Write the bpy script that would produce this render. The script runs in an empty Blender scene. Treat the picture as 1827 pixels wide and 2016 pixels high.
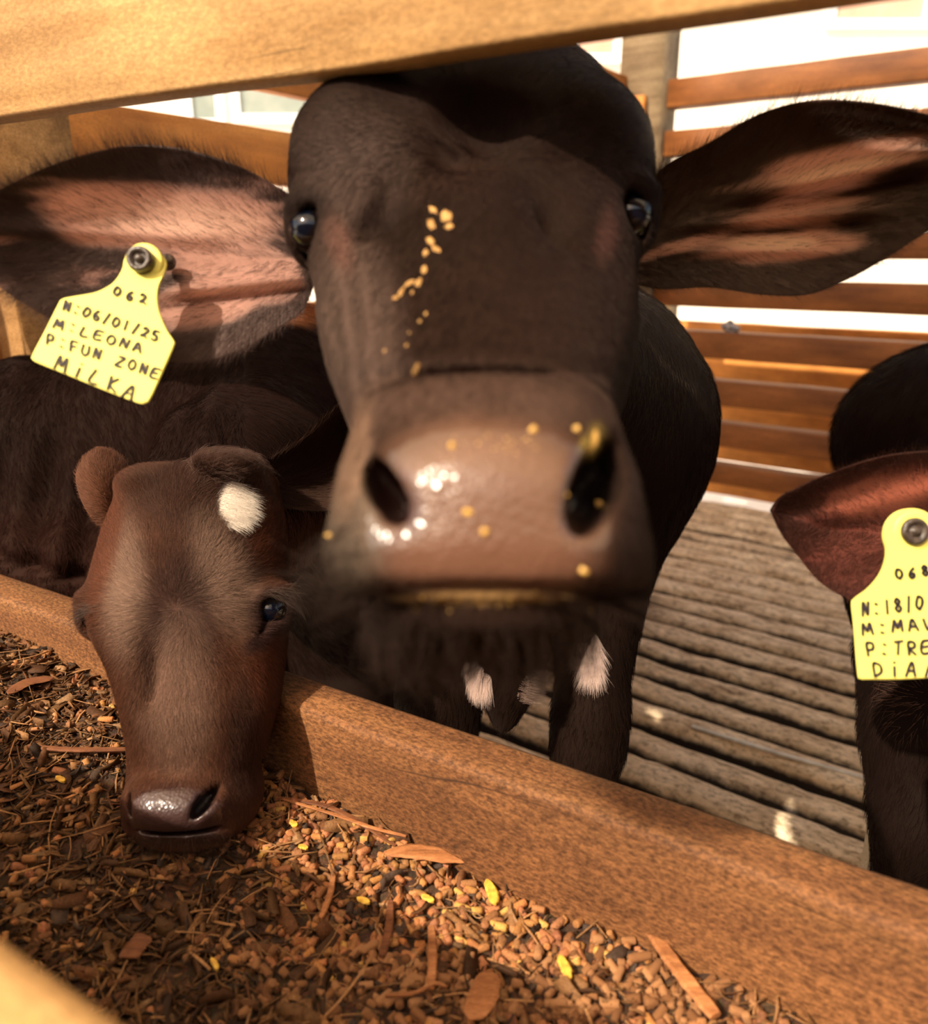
import bpy, math, random
import numpy as np
from mathutils import Vector, Matrix
from mathutils.bvhtree import BVHTree

random.seed(7)
RNG = np.random.default_rng(7)
sc = bpy.context.scene

# ---------------------------------------------------------------- camera, world, sun
FPX, CU, CV = 1575.0, 913.5, 1008.0
PITCH = math.radians(17.9)
SP, CP = math.sin(PITCH), math.cos(PITCH)
cam_d = bpy.data.cameras.new('camera')
cam_d.sensor_fit = 'VERTICAL'
cam_d.sensor_height = 24.0
cam_d.lens = FPX / 2016.0 * 24.0
cam_d.clip_start = 0.01
cam_d.dof.use_dof = True
cam_d.dof.focus_distance = 0.74
cam_d.dof.aperture_fstop = 3.3
cam = bpy.data.objects.new('camera', cam_d)
cam.rotation_euler = (math.pi / 2 - PITCH, 0, 0)
sc.collection.objects.link(cam)
sc.camera = cam

world = bpy.data.worlds.new('world')
sc.world = world
world.use_nodes = True
wn = world.node_tree
bg = wn.nodes['Background']
sky = wn.nodes.new('ShaderNodeTexSky')
sky.sky_type = 'NISHITA'
sky.sun_disc = False
sky.sun_elevation = math.radians(48)
sky.sun_rotation = math.radians(220)
sky.dust_density = 2.0
wn.links.new(sky.outputs[0], bg.inputs[0])
bg.inputs[1].default_value = 0.42
tint = wn.nodes.new('ShaderNodeMix'); tint.data_type = 'RGBA'; tint.blend_type = 'MULTIPLY'; tint.inputs[0].default_value = 1.0
wn.links.new(sky.outputs[0], tint.inputs[6]); tint.inputs[7].default_value = (1.0, 0.80, 0.60, 1)
wn.links.new(tint.outputs[2], bg.inputs[0])

SUN_DIR = Vector((0.52, 0.54, -0.70)).normalized()      # direction the light travels
sun_d = bpy.data.lights.new('sun', 'SUN')
sun_d.energy = 7.2
sun_d.angle = math.radians(0.9)
sun_d.color = (1.0, 0.86, 0.68)
sun = bpy.data.objects.new('sun', sun_d)
sun.rotation_euler = SUN_DIR.to_track_quat('-Z', 'Y').to_euler()
sc.collection.objects.link(sun)

sc.view_settings.view_transform = 'Standard'
sc.view_settings.look = 'None'
sc.view_settings.gamma = 1.0
sc.view_settings.use_curve_mapping = False
sc.view_settings.exposure = 0.0
try:
    sc.cycles.use_denoising = True
    sc.cycles.max_bounces = 6
    sc.cycles.diffuse_bounces = 4
    sc.cycles.glossy_bounces = 2
    sc.cycles.transparent_max_bounces = 6
    sc.cycles_curves.shape = 'RIBBONS'
except Exception:
    pass

# ---------------------------------------------------------------- coordinates
# The pen: L runs along the trough (towards far left), M runs away from the trough.
def cam_pt(u, v, d):
    return np.array([(u - CU) / FPX * d, (v - CV) / FPX * d, d])
def to_world(P):
    P = np.asarray(P, dtype=float)
    x, y, z = P[..., 0], P[..., 1], P[..., 2]
    return np.stack([x, z * CP - y * SP, -(z * SP + y * CP)], -1)
def to_cam(W):
    W = np.asarray(W, dtype=float)
    x, y, z = W[..., 0], W[..., 1], W[..., 2]
    return np.stack([x, -y * SP - z * CP, y * CP - z * SP], -1)
def to_px(W):
    c = to_cam(W)
    return np.stack([CU + FPX * c[..., 0] / c[..., 2], CV + FPX * c[..., 1] / c[..., 2]], -1)
def wp(u, v, d):
    return to_world(cam_pt(u, v, d))

TD = np.array([-0.859, 0.512, 0.0]); TD /= np.linalg.norm(TD)     # trough direction
TN = np.array([-TD[1] * -1, -TD[0], 0.0]); TN = np.array([TD[1], -TD[0], 0.0])
LD = np.array([-0.812, 0.584, 0.0]); LD /= np.linalg.norm(LD)     # pen fence direction
LN = np.array([LD[1], -LD[0], 0.0])
FLOOR_Z = -0.90

# ---------------------------------------------------------------- noise
_lat = RNG.random((64, 64, 64)).astype(np.float32)
def vnoise(P, scale):
    Q = np.asarray(P) * scale + 100.0
    i = np.floor(Q).astype(int); f = Q - i
    f = f * f * (3 - 2 * f)
    out = 0
    for dx in (0, 1):
        for dy in (0, 1):
            for dz in (0, 1):
                w = (f[..., 0] if dx else 1 - f[..., 0]) * (f[..., 1] if dy else 1 - f[..., 1]) * (f[..., 2] if dz else 1 - f[..., 2])
                out = out + w * _lat[(i[..., 0] + dx) % 64, (i[..., 1] + dy) % 64, (i[..., 2] + dz) % 64]
    return out * 2 - 1
def fbm(P, scale, n=3):
    s, a = 0, 1.0
    for k in range(n):
        s = s + a * vnoise(np.asarray(P) + 3.7 * k, scale * 2 ** k); a *= 0.5
    return s
def sstep(a, b, x):
    t = np.clip((x - a) / (b - a), 0, 1)
    return t * t * (3 - 2 * t)

# ---------------------------------------------------------------- object helpers
def link(o, parent=None):
    sc.collection.objects.link(o)
    if parent is not None:
        o.parent = parent
        o.matrix_parent_inverse = parent.matrix_world.inverted()
    return o
def tag(o, label=None, cat=None, group=None, kind=None):
    if label: o['label'] = label
    if cat: o['category'] = cat
    if group: o['group'] = group
    if kind: o['kind'] = kind
    return o
def empty(name, loc):
    o = bpy.data.objects.new(name, None)
    o.empty_display_size = 0.05
    o.location = loc
    sc.collection.objects.link(o)
    bpy.context.view_layer.update()
    return o
def mesh_obj(name, V, F, mat, parent=None, smooth=True, colors=None, subsurf=0, bevel=0):
    me = bpy.data.meshes.new(name)
    V = np.asarray(V, dtype=float)
    me.from_pydata(V.tolist(), [], [tuple(int(i) for i in f) for f in F])
    if smooth:
        me.polygons.foreach_set('use_smooth', [True] * len(me.polygons))
    if colors is not None:
        a = me.color_attributes.new('Col', 'FLOAT_COLOR', 'POINT')
        c = np.ones((len(V), 4), dtype=np.float32); cc = np.asarray(colors)
        c[:, :cc.shape[1]] = cc
        a.data.foreach_set('color', c.ravel())
    for m in (mat if isinstance(mat, (list, tuple)) else [mat]):
        me.materials.append(m)
    me.update()
    o = bpy.data.objects.new(name, me)
    link(o, parent)
    if bevel:
        b = o.modifiers.new('bevel', 'BEVEL'); b.width = bevel; b.segments = 3; b.limit_method = 'ANGLE'
    if subsurf:
        s = o.modifiers.new('subsurf', 'SUBSURF'); s.levels = subsurf; s.render_levels = subsurf
    return o
def fast_mesh(name, V, Q, mat, parent=None, colors=None, smooth=True):
    """V (n,3), Q (m,4) or (m,3) uniform faces"""
    V = np.asarray(V, dtype=np.float32); Q = np.asarray(Q, dtype=np.int32)
    me = bpy.data.meshes.new(name)
    me.vertices.add(len(V)); me.vertices.foreach_set('co', V.ravel())
    k = Q.shape[1]
    me.loops.add(Q.size); me.loops.foreach_set('vertex_index', Q.ravel())
    me.polygons.add(len(Q)); me.polygons.foreach_set('loop_start', np.arange(0, Q.size, k, dtype=np.int32))
    if smooth:
        me.polygons.foreach_set('use_smooth', np.ones(len(Q), dtype=bool))
    me.update(calc_edges=True)
    if colors is not None:
        a = me.color_attributes.new('Col', 'FLOAT_COLOR', 'POINT')
        c = np.ones((len(V), 4), dtype=np.float32); c[:, :colors.shape[1]] = colors
        a.data.foreach_set('color', c.ravel())
    for m in (mat if isinstance(mat, (list, tuple)) else [mat]):
        me.materials.append(m)
    me.validate()
    o = bpy.data.objects.new(name, me)
    link(o, parent)
    return o

# ---------------------------------------------------------------- materials
def new_mat(name):
    m = bpy.data.materials.new(name); m.use_nodes = True
    nt = m.node_tree
    return m, nt, nt.nodes['Principled BSDF']
def N(nt, t, **kw):
    n = nt.nodes.new(t)
    for k, v in kw.items():
        setattr(n, k, v)
    return n
def ramp(nt, stops):
    r = N(nt, 'ShaderNodeValToRGB')
    el = r.color_ramp.elements
    while len(el) < len(stops): el.new(0.5)
    for e, (p, c) in zip(el, stops):
        e.position = p; e.color = (*c, 1)
    return r
def noise_tex(nt, vec, scale, detail=4, rough=0.55, dist=0.0):
    n = N(nt, 'ShaderNodeTexNoise')
    n.inputs['Scale'].default_value = scale; n.inputs['Detail'].default_value = detail
    n.inputs['Roughness'].default_value = rough; n.inputs['Distortion'].default_value = dist
    if vec is not None: nt.links.new(vec, n.inputs['Vector'])
    return n
def mapping(nt, src, scale, loc=(0, 0, 0)):
    mp = N(nt, 'ShaderNodeMapping'); mp.inputs['Scale'].default_value = scale; mp.inputs['Location'].default_value = loc
    nt.links.new(src, mp.inputs['Vector']); return mp.outputs[0]
def mixc(nt, fac, a, b, mode='MIX'):
    m = N(nt, 'ShaderNodeMix', data_type='RGBA', blend_type=mode)
    for sock, val in ((m.inputs[0], fac), (m.inputs[6], a), (m.inputs[7], b)):
        if isinstance(val, (int, float)): sock.default_value = val
        elif isinstance(val, tuple): sock.default_value = (*val, 1)
        else: nt.links.new(val, sock)
    return m.outputs[2]
def bump(nt, bsdf, h, strength=0.4, dist=0.002):
    b = N(nt, 'ShaderNodeBump'); b.inputs['Strength'].default_value = strength; b.inputs['Distance'].default_value = dist
    nt.links.new(h, b.inputs['Height']); nt.links.new(b.outputs[0], bsdf.inputs['Normal'])

def wood_mat(name, light, mid, dark, grain=1.0, rough=0.7, fleck=0.35, seed=0.0, crack=True, spec=0.3):
    m, nt, b = new_mat(name)
    tc = N(nt, 'ShaderNodeTexCoord').outputs['Object']
    g = noise_tex(nt, mapping(nt, tc, (3 * grain, 40 * grain, 40 * grain), (seed, 0, seed)), 1.0, 5, 0.6, 0.6)
    r = ramp(nt, [(0.25, dark), (0.5, mid), (0.75, light)])
    nt.links.new(g.outputs[0], r.inputs[0])
    big = noise_tex(nt, mapping(nt, tc, (6, 12, 12), (seed, seed, 0)), 1.0, 3)
    br = ramp(nt, [(0.3, (0.62, 0.56, 0.5)), (0.7, (1.15, 1.1, 1.05))])
    nt.links.new(big.outputs[0], br.inputs[0])
    c = mixc(nt, 1.0, r.outputs[0], br.outputs[0], 'MULTIPLY')
    fl = noise_tex(nt, mapping(nt, tc, (200, 420, 420)), 1.0, 4, 0.75)
    fr = ramp(nt, [(0.36, (0.42, 0.38, 0.34)), (0.5, (1, 1, 1)), (0.64, (1.75, 1.75, 1.8))])
    nt.links.new(fl.outputs[0], fr.inputs[0])
    c = mixc(nt, fleck, c, fr.outputs[0], 'MULTIPLY')
    if crack:
        w = noise_tex(nt, mapping(nt, tc, (1.7, 26, 26), (seed * 2, 0, 3)), 1.0, 1, 0.3, 0.3)
        cr = ramp(nt, [(0.494, (0, 0, 0)), (0.5, (1, 1, 1)), (0.506, (0, 0, 0))])
        nt.links.new(w.outputs[0], cr.inputs[0])
        mk = noise_tex(nt, mapping(nt, tc, (9, 9, 9), (seed, 5, 3)), 1.0, 1)
        mr = ramp(nt, [(0.52, (0, 0, 0)), (0.62, (1, 1, 1))]); nt.links.new(mk.outputs[0], mr.inputs[0])
        f = mixc(nt, 1.0, cr.outputs[0], mr.outputs[0], 'MULTIPLY')
        c = mixc(nt, f, c, tuple(x * 0.35 for x in dark))
    nt.links.new(c, b.inputs['Base Color'])
    b.inputs['Roughness'].default_value = rough
    b.inputs['Specular IOR Level'].default_value = spec
    hh = mixc(nt, 0.5, g.outputs[0], fl.outputs[0])
    bump(nt, b, hh, 0.5, 0.0015)
    return m

def attr_mat(name, rough=0.6, spec=0.4, fine=900, bumpd=0.0006, bstr=0.5, coat=0.0, sss=0.0, streak=None, cvar=0.25):
    m, nt, b = new_mat(name)
    at = N(nt, 'ShaderNodeAttribute', attribute_name='Col')
    tc = N(nt, 'ShaderNodeTexCoord').outputs['Object']
    sc3 = streak or (1, 1, 1)
    n = noise_tex(nt, mapping(nt, tc, sc3), fine, 3, 0.6)
    r = ramp(nt, [(0.3, (1 - cvar,) * 3), (0.7, (1 + cvar,) * 3)])
    nt.links.new(n.outputs[0], r.inputs[0])
    c = mixc(nt, 1.0, at.outputs['Color'], r.outputs[0], 'MULTIPLY')
    nt.links.new(c, b.inputs['Base Color'])
    b.inputs['Roughness'].default_value = rough
    b.inputs['Specular IOR Level'].default_value = spec
    b.inputs['Specular Tint'].default_value = (1.0, 0.80, 0.66, 1)
    if coat:
        b.inputs['Coat Weight'].default_value = coat; b.inputs['Coat Roughness'].default_value = 0.12
    if sss:
        b.inputs['Subsurface Weight'].default_value = sss
        b.inputs['Subsurface Radius'].default_value = (1.0, 0.35, 0.2)
        b.inputs['Subsurface Scale'].default_value = 0.006
    bump(nt, b, n.outputs[0], bstr, bumpd)
    return m
def plain_mat(name, col, rough=0.5, spec=0.5, nscale=None, nstr=0.2, ncol=None):
    m, nt, b = new_mat(name)
    b.inputs['Base Color'].default_value = (*col, 1)
    b.inputs['Roughness'].default_value = rough
    b.inputs['Specular IOR Level'].default_value = spec
    if nscale:
        tc = N(nt, 'ShaderNodeTexCoord').outputs['Object']
        n = noise_tex(nt, tc, nscale, 4, 0.6)
        c2 = ncol or tuple(x * 0.5 for x in col)
        r = ramp(nt, [(0.35, c2), (0.65, col)]); nt.links.new(n.outputs[0], r.inputs[0])
        nt.links.new(r.outputs[0], b.inputs['Base Color'])
        bump(nt, b, n.outputs[0], nstr, 0.003)
    return m
# ---------------------------------------------------------------- boards
def frame_mat(origin, xd, yd):
    m = Matrix.Identity(4)
    for i in range(3):
        m[i][0] = xd[i]; m[i][1] = yd[i]; m[i][2] = (0, 0, 1)[i]; m[i][3] = origin[i]
    return m
def board_mesh(name, lx, ly, lz, nx, wob=0.0, seed=0.0, bev=0.003):
    """board with rounded edges: length lx (centred), thickness ly, height lz (0..lz), slightly uneven along its length"""
    prof = []
    r = min(bev, ly * .45, lz * .45)
    for cx, cz, a0 in ((ly / 2 - r, lz - r, 0), (-ly / 2 + r, lz - r, 90), (-ly / 2 + r, r, 180), (ly / 2 - r, r, 270)):
        for k in range(3):
            a = math.radians(a0 + k * 45)
            prof.append((cx + r * math.cos(a), cz + r * math.sin(a)))
    n = len(prof); V = []
    for i in range(nx + 1):
        x = -lx / 2 + lx * i / nx
        for (y, z) in prof:
            V.append((x, y, z))
    V = np.array(V)
    if wob:
        V[:, 2] += wob * vnoise(np.stack([V[:, 0], V[:, 2] * 0.3 + seed, V[:, 1] * 0 + seed * 3], -1), 9)
        V[:, 1] += wob * 0.6 * vnoise(np.stack([V[:, 0] + 7, V[:, 2] + seed, V[:, 1] * 0], -1), 12)
    F = []
    for i in range(nx):
        for k in range(n):
            a = i * n + k; b_ = i * n + (k + 1) % n
            F.append((a, b_, b_ + n, a + n))
    F.append(tuple(range(n))[::-1]); F.append(tuple(range(nx * n, nx * n + n)))
    return V, F
def flip(F): return [tuple(reversed(f)) for f in F]
def board(name, origin, xd, yd, lx, ly, lz, mat, parent=None, nx=24, wob=0.002, seed=0.0, bev=0.003):
    V, F = board_mesh(name, lx, ly, lz, nx, wob, seed, bev)
    o = mesh_obj(name, V, flip(F), mat)
    o.matrix_world = frame_mat(origin, xd, yd)
    if parent is not None:
        bpy.context.view_layer.update()
        o.parent = parent; o.matrix_parent_inverse = parent.matrix_world.inverted()
    return o
def TP(l, m, z): p = TD * l + TN * m; return np.array([p[0], p[1], z])
KP = 1.25                                                      # size of the pen
def LP(l, m, z): p = (LD * l + LN * m) * KP; return np.array([p[0], p[1], z * KP])

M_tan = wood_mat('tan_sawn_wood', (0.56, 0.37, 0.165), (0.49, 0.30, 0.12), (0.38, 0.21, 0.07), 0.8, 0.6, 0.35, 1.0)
M_trough = wood_mat('soiled_trough_wood', (0.225, 0.112, 0.042), (0.165, 0.073, 0.026), (0.10, 0.040, 0.015), 0.6, 0.75, 1.0, 4.0)
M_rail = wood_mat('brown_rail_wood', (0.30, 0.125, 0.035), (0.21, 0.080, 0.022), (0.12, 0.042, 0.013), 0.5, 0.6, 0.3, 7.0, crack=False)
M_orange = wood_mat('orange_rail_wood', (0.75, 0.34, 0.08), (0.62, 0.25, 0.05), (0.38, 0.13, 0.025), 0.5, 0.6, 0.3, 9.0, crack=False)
M_post = wood_mat('weathered_post_wood', (0.26, 0.20, 0.12), (0.19, 0.14, 0.08), (0.11, 0.075, 0.04), 0.8, 0.8, 0.5, 11.0, crack=False)

# ---------------------------------------------------------------- floor of rounded slats
def floor_mat():
    m, nt, b = new_mat('dirty_slat_floor_shaded_gaps')
    tc = N(nt, 'ShaderNodeTexCoord').outputs['Object']
    n1 = noise_tex(nt, mapping(nt, tc, (10, 45, 20)), 1.0, 5, 0.65, 0.4)
    r1 = ramp(nt, [(0.3, (0.30, 0.19, 0.10)), (0.46, (0.66, 0.49, 0.31)), (0.66, (0.86, 0.69, 0.48)), (0.85, (0.90, 0.80, 0.66))])
    nt.links.new(n1.outputs[0], r1.inputs[0])
    n2 = noise_tex(nt, mapping(nt, tc, (60, 120, 60)), 1.0, 4, 0.7)
    r2 = ramp(nt, [(0.36, (0.35, 0.3, 0.26)), (0.5, (1, 1, 1)), (0.7, (1.3, 1.3, 1.3))])
    nt.links.new(n2.outputs[0], r2.inputs[0])
    c = mixc(nt, 0.8, r1.outputs[0], r2.outputs[0], 'MULTIPLY')
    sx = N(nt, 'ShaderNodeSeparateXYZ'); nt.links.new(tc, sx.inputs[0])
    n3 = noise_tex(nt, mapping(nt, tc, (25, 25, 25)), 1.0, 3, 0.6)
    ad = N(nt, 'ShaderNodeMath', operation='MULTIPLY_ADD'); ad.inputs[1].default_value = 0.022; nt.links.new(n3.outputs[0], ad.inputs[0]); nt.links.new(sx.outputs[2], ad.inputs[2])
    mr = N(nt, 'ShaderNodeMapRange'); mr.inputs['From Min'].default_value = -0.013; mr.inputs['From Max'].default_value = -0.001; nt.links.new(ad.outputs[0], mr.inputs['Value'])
    c = mixc(nt, mr.outputs[0], (0.022, 0.012, 0.007), c)  # slat sides and gaps painted dark in place of shade
    nt.links.new(c, b.inputs['Base Color'])
    b.inputs['Roughness'].default_value = 0.75
    bump(nt, b, n2.outputs[0], 0.7, 0.004)
    return m
pitch = 0.095
l0, l1, m0, m1 = -3.2, 1.40, 0.60, 3.03
nl = 190; rows = int((m1 - m0) / pitch)
prof = []
for k in range(9):
    a = math.pi * k / 8
    prof.append((0.5 - 0.36 * math.cos(a), 0.026 * (math.sin(a) ** 0.7) - 0.026))
prof = [(0.12, -0.11)] + prof + [(0.88, -0.11)]
prof = np.array(prof); npf = len(prof)
ls = np.linspace(l0, l1, nl)
V = []
for r in range(rows):
    L_, Pm = np.meshgrid(ls, m0 + (r + prof[:, 0]) * pitch, indexing='ij')
    Z = np.broadcast_to(prof[:, 1], L_.shape).copy()
    wob = vnoise(np.stack([L_, L_ * 0 + r * 3.1, L_ * 0], -1), 7) * 0.004 + vnoise(np.stack([L_, L_ * 0 + r * 7.1, Pm], -1), 38) * 0.0025
    Z += wob + vnoise(np.stack([L_ * 0, L_ * 0 + r, L_ * 0], -1), 3) * 0.006
    Pm = Pm + vnoise(np.stack([L_, L_ * 0 + r * 5.1, L_ * 0 + 4], -1), 11) * 0.003
    V.append(np.stack([L_, Pm, Z], -1).reshape(-1, 3))
V = np.concatenate(V); Fq = []
for r in range(rows):
    base = r * nl * npf
    i, k = np.meshgrid(np.arange(nl - 1), np.arange(npf - 1), indexing='ij')
    a = base + i * npf + k
    Fq.append(np.stack([a, a + npf, a + npf + 1, a + 1], -1).reshape(-1, 4))
Fq = np.concatenate(Fq)[:, ::-1]
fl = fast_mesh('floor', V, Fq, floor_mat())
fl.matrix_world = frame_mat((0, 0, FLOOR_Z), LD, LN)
tag(fl, kind='structure')
# dark sheet painted as the shade under the slats
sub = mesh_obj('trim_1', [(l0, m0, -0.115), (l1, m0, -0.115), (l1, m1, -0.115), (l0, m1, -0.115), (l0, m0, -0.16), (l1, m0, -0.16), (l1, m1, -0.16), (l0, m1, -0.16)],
               [(3, 2, 1, 0), (4, 5, 6, 7), (0, 1, 5, 4), (1, 2, 6, 5), (2, 3, 7, 6), (3, 0, 4, 7)], plain_mat('painted_void_dark', (0.02, 0.012, 0.007), 0.8), smooth=False)
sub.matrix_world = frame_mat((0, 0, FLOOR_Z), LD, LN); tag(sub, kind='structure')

# ---------------------------------------------------------------- sunlit yard outside
M_yard = plain_mat('pale_concrete_yard', (0.86, 0.78, 0.68), 0.8, 0.3, 4, 0.2, (0.74, 0.66, 0.56))
g = mesh_obj('ground', [(-14, -6.0, -1.325), (14, -6.0, -1.325), (14, 22, -1.325), (-14, 22, -1.325)], [(0, 1, 2, 3)], M_yard, smooth=False)
tag(g, kind='structure')

# ---------------------------------------------------------------- fences of the pen
def fence(name, label, org, spec_rails, spec_posts):
    root = empty(name, org)
    tag(root, label, 'fence')
    for (fn) in spec_posts + spec_rails: fn(root)
    return root
near_rails = [(0.390, 0.462), (0.262, 0.330), (0.125, 0.192), (-0.015, 0.052), (-0.149, -0.072), (-0.293, -0.217), (-0.430, -0.356), (-0.552, -0.480), (-0.665, -0.606)]
M_rails = M_rail
back = empty('slatted_fence', LP(0.4, 2.37, -0.72))
tag(back, 'brown slatted wooden fence along the back of the pen, right of the grey corner post', 'fence')
for i, (a, b_) in enumerate(near_rails):
    board('rail', LP(-0.72, 2.38, a), LD, LN, 3.42 * KP, 0.06 * KP, (b_ - a) * KP, M_rails, back, 30, 0.0025, i * 1.7, 0.004)
for l in (-0.55, -2.2):
    board('post', LP(l, 2.45, -0.90), LD, LN, 0.12, 0.10, 2.1, M_post, back, 2, 0, l)
# corner post
cp_ = board('corner_post', LP(1.062, 2.38, -0.90), LD, LN, 0.128 * KP, 0.11 * KP, 1.75 * KP, M_post, None, 2, 0, 3.0, 0.006)
tag(cp_, 'thick weathered grey wooden post at the far corner of the pen', 'post')
st = board('batten', LP(1.055, 2.308, -0.72), LD, LN, 0.036 * KP, 0.022 * KP, 1.14 * KP, M_orange, cp_, 6, 0.001, 5.0, 0.002)
st['label'] = 'reddish nailed batten'
# far fence beyond the back fence (next pen), its sunlit look put into the orange colour
far = empty('slatted_fence', LP(0.2, 2.9, -0.90))
tag(far, 'orange slatted fence of the next pen, seen in the gaps of the brown back fence', 'fence')
kf = 2.85 / 2.35
for i, (a, b_) in enumerate([(-0.232, -0.190), (-0.352, -0.280), (-0.476, -0.405), (-0.592, -0.530), (-0.700, -0.640)]):
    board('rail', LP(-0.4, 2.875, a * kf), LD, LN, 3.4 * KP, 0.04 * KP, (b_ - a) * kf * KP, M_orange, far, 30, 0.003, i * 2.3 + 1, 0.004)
for l in (1.2, -0.25, -2.0):
    board('post', LP(l, 2.95, -0.90), LD, LN, 0.11, 0.09, 1.0, M_post, far, 2, 0, l)
# left fence (runs away from the camera to the corner post)
side = empty('slatted_fence', LP(1.11, 1.5, -0.72))
tag(side, 'orange board fence with wide planks along the left side of the pen', 'fence')
for i, (a, b_) in enumerate([(0.375, 0.478), (0.253, 0.345), (0.111, 0.195), (-0.03, 0.055), (-0.17, -0.085), (-0.31, -0.22), (-0.45, -0.36), (-0.58, -0.50)]):
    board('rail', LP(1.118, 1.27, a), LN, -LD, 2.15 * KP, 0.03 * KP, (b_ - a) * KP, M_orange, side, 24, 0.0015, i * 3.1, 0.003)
lp = board('post', LP(1.055, 0.545, -0.90), LD, LN, 0.06 * KP, 0.10 * KP, 1.6 * KP, wood_mat('tan_post_wood', (0.42, 0.25, 0.10), (0.34, 0.19, 0.07), (0.22, 0.12, 0.04), 0.8, 0.8, 0.5, 15.0, crack=False), side, 8, 0.001, 1.0, 0.006)

# ---------------------------------------------------------------- feeder: top board and trough
tb = board('fence_board', TP(0.1, 0.4125, 0.100), TD, TN, 2.2, 0.025, 0.17, M_tan, None, 60, 0.0012, 2.0, 0.0025)
tag(tb, 'wide tan sawn board above the large calf, nearest plank at the top', 'board')
RIM_Z = -0.356; FEED_Z = -0.45
trough = empty('feed_trough', TP(0, 0.3, FLOOR_Z))
tag(trough, 'long brown wooden feed trough filled with pellets and chopped straw', 'trough')
board('far_wall', TP(0.0, 0.4275 + 0.022, -0.56), TD, TN, 2.6, 0.044, 0.56 + RIM_Z, M_trough, trough, 80, 0.0015, 6.0, 0.007)
board('near_wall', TP(0.0, 0.135, -0.56), TD, TN, 2.6, 0.044, 0.56 + RIM_Z - 0.03, M_trough, trough, 40, 0.0015, 8.0, 0.007)
board('trough_floor', TP(0.0, 0.29, -0.56), TD, TN, 2.6, 0.33, 0.03, M_trough, trough, 10, 0.0, 8.0, 0.003)
for l in (-1.0, 0.9):
    for m in (0.16, 0.45):
        board('leg', TP(l, m, FLOOR_Z - 0.05), TD, TN, 0.07, 0.05, 0.20, M_trough, trough, 2, 0, l, 0.003)
NB_TOP = -0.173
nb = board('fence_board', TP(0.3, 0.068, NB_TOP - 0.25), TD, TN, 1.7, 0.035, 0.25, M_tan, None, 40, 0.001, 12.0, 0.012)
tag(nb, 'sunlit tan board close to the camera in the bottom left corner, blurred', 'board')

# ---------------------------------------------------------------- unseen roof added to shade the pen and the house across the yard
V = []; nR = 120
for i in range(nR + 1):
    l = -3.6 + 7.2 * i / nR
    for m in (-0.78, 1.42):
        z = 1.45 + 0.06 * (m + 0.6) + 0.012 * math.sin(i * 2.1)
        p_ = TP(l, m, z); V.append(tuple(p_))
for k in range(len(V)): V.append((V[k][0], V[k][1], V[k][2] + 0.003))
nn_ = 2 * (nR + 1); F = []
for i in range(nR):
    a = 2 * i
    F.append((a, a + 1, a + 3, a + 2)); F.append((a + nn_, a + nn_ + 2, a + nn_ + 3, a + nn_ + 1))
    F.append((a, a + 2, a + 2 + nn_, a + nn_)); F.append((a + 1, a + 1 + nn_, a + 3 + nn_, a + 3))
M_roof, _nt, _b = new_mat('added_roof_sheet')
_tr = N(_nt, 'ShaderNodeBsdfTranslucent'); _tr.inputs[0].default_value = (0.95, 0.88, 0.76, 1)
_b.inputs['Base Color'].default_value = (0.6, 0.55, 0.48, 1); _b.inputs['Roughness'].default_value = 0.7
_mx = N(_nt, 'ShaderNodeMixShader'); _mx.inputs[0].default_value = 0.8  # mostly translucent, so soft overhead fill reaches the floor
_nt.links.new(_b.outputs[0], _mx.inputs[1]); _nt.links.new(_tr.outputs[0], _mx.inputs[2]); _nt.links.new(_mx.outputs[0], _nt.nodes['Material Output'].inputs[0])
rf = mesh_obj('added_shade_roof', V, F, M_roof)
tag(rf, kind='structure')

M_plaster = plain_mat('white_plaster', (0.90, 0.84, 0.74), 0.8, 0.3, 2, 0.1, (0.84, 0.77, 0.66))
M_glass = plain_mat('dusty_grey_glass', (0.16, 0.20, 0.18), 0.25, 0.6, 1.5, 0.0, (0.30, 0.33, 0.28))
M_white = plain_mat('white_frame_paint', (0.88, 0.88, 0.86), 0.5)
M_pink = plain_mat('pale_pink_panel', (0.62, 0.40, 0.30), 0.7, 0.3, 3, 0.1, (0.56, 0.34, 0.25))
BY = 10.0
house = empty('house', (0, BY + 0.2, -1.325))
tag(house, 'overexposed white house across the yard, seen above the fences', 'house')
def hbox(name, x0, x1, z0, z1, y0, y1, mat, par):
    V = [(x0, y0, z0), (x1, y0, z0), (x1, y1, z0), (x0, y1, z0), (x0, y0, z1), (x1, y0, z1), (x1, y1, z1), (x0, y1, z1)]
    o = mesh_obj(name, V, [(3, 2, 1, 0), (4, 5, 6, 7), (0, 1, 5, 4), (1, 2, 6, 5), (2, 3, 7, 6), (3, 0, 4, 7)], mat, None, smooth=False)
    o.data.transform(Matrix.Translation((0, -BY - 0.2, 1.325))); o.parent = par
    return o
def hp(u_, v_):
    r = wp(u_, v_, 1.0); k = BY / r[1]; return r[0] * k, r[2] * k
hbox('wall', -9, 14, -1.325, 6.5, BY, BY + 0.3, M_plaster, house)
for (u0, v0, u1, v1, mt, nm) in ((470, 150, 608, 226, M_glass, 'window'), (372, 120, 430, 236, M_glass, 'window'), (1652, -60, 1812, 40, M_pink, 'shutter'), (1135, 60, 1205, 108, M_pink, 'shutter')):
    x0, zt = hp(u0, v0); x1, zb = hp(u1, v1)
    w_ = hbox(nm, x0, x1, zb, zt, BY - 0.03, BY + 0.01, mt, house)
    fr = hbox('frame', x0 - 0.09, x1 + 0.09, zb - 0.09, zb, BY - 0.07, BY, M_white, house)
    hbox('frame', x0 - 0.09, x0, zb, zt + 0.09, BY - 0.07, BY, M_white, house); hbox('frame', x1, x1 + 0.09, zb, zt + 0.09, BY - 0.07, BY, M_white, house)

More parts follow.
